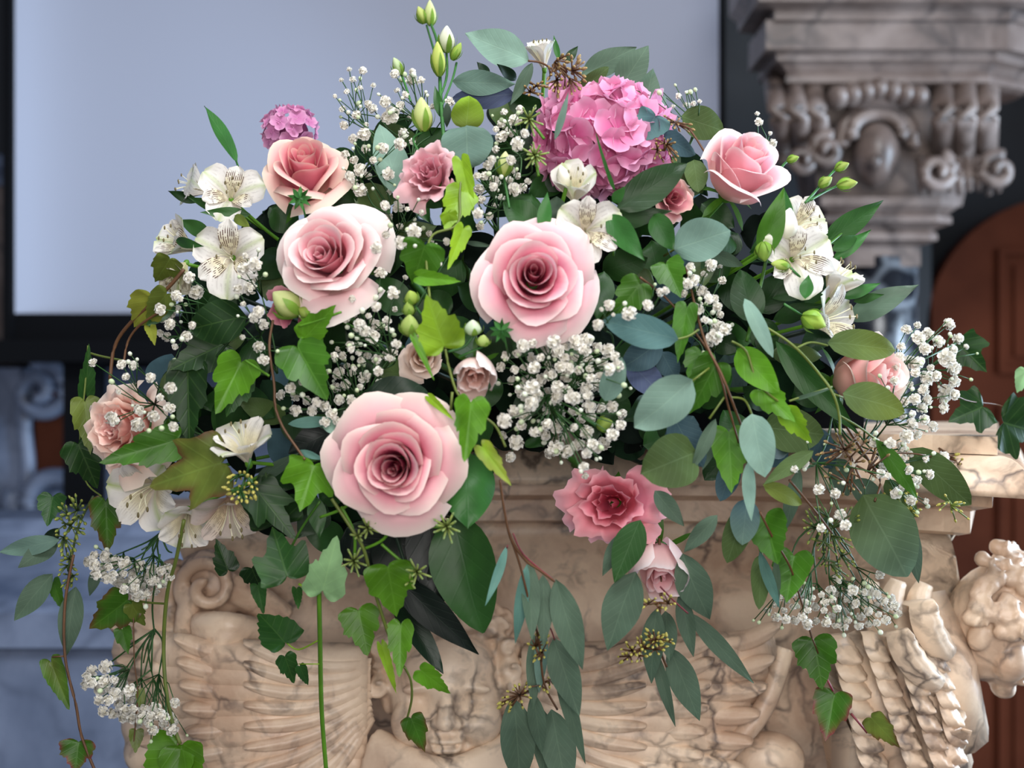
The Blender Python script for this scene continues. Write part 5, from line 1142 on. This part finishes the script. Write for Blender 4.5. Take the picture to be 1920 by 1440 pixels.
bb("airy baby's breath over the pale peach rose at far left", [(174, 680, 16), (228, 683, 18), (250, 685, 18), (282, 708, 18), (320, 727, 22), (260, 769, 20), (318, 765, 20), (210, 785, 28), (258, 796, 26), (232, 812, 24), (288, 780, 22), (325, 800, 18), (236, 706, 14), (300, 745, 14), (222, 735, 10)], (390, 820), .04, seed=13)
bb("two small baby's breath blossoms just above the upper right rose", [(1423, 228, 16), (1449, 269, 17), (1420, 213, 9), (1444, 250, 8)], (1440, 320), -.01, seed=14, buds=.2)
bb("baby's breath tips right of the hydrangea", [(1288, 197, 14), (1300, 194, 10), (1312, 190, 8), (1240, 170, 10), (1272, 180, 12), (1228, 190, 8), (1262, 200, 9)], (1290, 280), -.01, seed=15)
bb("baby's breath in the dark hollow under the grey leaf right of centre", [(1295, 500, 16), (1333, 497, 22), (1354, 526, 16), (1300, 525, 22), (1290, 532, 20), (1318, 548, 24), (1320, 514, 12), (1340, 560, 16), (1282, 550, 14), (1350, 500, 10), (1345, 575, 18), (1310, 580, 20)], (1330, 620), -.01, seed=16)
bb("baby's breath below the dark hollow, beside the blue green branch", [(1345, 612, 26), (1360, 618, 22), (1340, 632, 28), (1332, 640, 20), (1322, 600, 14), (1350, 590, 16), (1310, 575, 20), (1330, 560, 18), (1300, 585, 14)], (1320, 690), .0, seed=17)
bb("three white blossoms at the right rim of the central rose", [(1142, 572, 20), (1180, 588, 26), (1121, 609, 20), (1215, 572, 20), (1128, 580, 8), (1150, 590, 7), (1238, 548, 16), (1248, 545, 14)], (1150, 660), .05, seed=18, buds=.1, depth_jit=.005)
bb("bright white baby's breath standing out at the far right before the door", [(1780, 608, 22), (1796, 635, 20), (1722, 632, 26), (1700, 618, 20), (1760, 640, 22), (1740, 625, 22), (1775, 670, 34), (1788, 690, 26), (1735, 655, 22), (1715, 682, 26), (1738, 708, 26), (1795, 690, 16), (1790, 715, 24), (1775, 735, 28), (1790, 740, 20), (1755, 705, 20), (1770, 745, 24), (1770, 765, 22), (1812, 650, 10), (1745, 690, 14), (1690, 650, 16), (1728, 645, 18), (1785, 655, 22), (1720, 610, 14)], (1640, 780), .02, seed=19, buds=.4)
bb("white baby's breath bunched against the right peach rose", S(1705, 735, 36, 70, 26, 20, -.1, 20, 17) + [(1750, 800, 20), (1720, 815, 18)], (1620, 830), .02, seed=20, buds=.3)
bb("pale baby's breath over the seeds at the marble ledge on the right", [(1700, 818, 26), (1690, 840, 22), (1670, 830, 20), (1768, 857, 22), (1788, 887, 22), (1756, 910, 22), (1708, 938, 20), (1680, 925, 22), (1736, 940, 12), (1570, 850, 16), (1600, 870, 16), (1510, 870, 14), (1536, 918, 20), (1566, 925, 20), (1510, 855, 12), (1490, 880, 14), (1640, 830, 18), (1720, 900, 18), (1575, 965, 22), (1585, 985, 20), (1540, 990, 16), (1620, 960, 14)] + S(1700, 880, 60, 40, 12, 16, 0, 21), (1560, 780), .03, seed=21)
bb("cream baby's breath hanging like a fringe over the right carved wing", S(1565, 1140, 130, 36, 62, 20, .02, 22, 15) + [(1570, 1085, 24), (1650, 1078, 20), (1505, 1118, 24), (1635, 1112, 28)], (1550, 970), .0, seed=22, big=.95)
bb("cream baby's breath cluster low left below the striped alstroemeria", S(195, 1062, 40, 22, 18, 20, .5, 23, 14) + S(250, 1085, 56, 28, 26, 21, .45, 24, 14) + S(300, 1080, 26, 22, 8, 18, 0, 25), (300, 1000), .02, seed=23, buds=.2)
bb("white baby's breath cluster hanging lowest at the left beside the marble", [(198, 1250, 26), (172, 1258, 22), (163, 1270, 20), (160, 1285, 18), (172, 1280, 20)] + S(215, 1310, 40, 34, 24, 22, .6, 26, 14) + S(275, 1345, 56, 22, 24, 22, .3, 27, 14) + [(328, 1318, 18), (310, 1345, 18)], (290, 1180), .02, seed=24, buds=.2)
t = thing('dry_tendril', 'thin green stalks crossing in front of the marble at lower left', 'stalks')
for s in ([(290, 1190, .02), (286, 1130, .02), (300, 1040, .02)], [(210, 1240, .02), (286, 1182, .02)], [(284, 1260, .02), (286, 1190, .02)], [(240, 1290, .02), (284, 1255, .02)]): stem(t, s, .0010, 'mid')
base_at(t, P(300, 1040, 1.1))
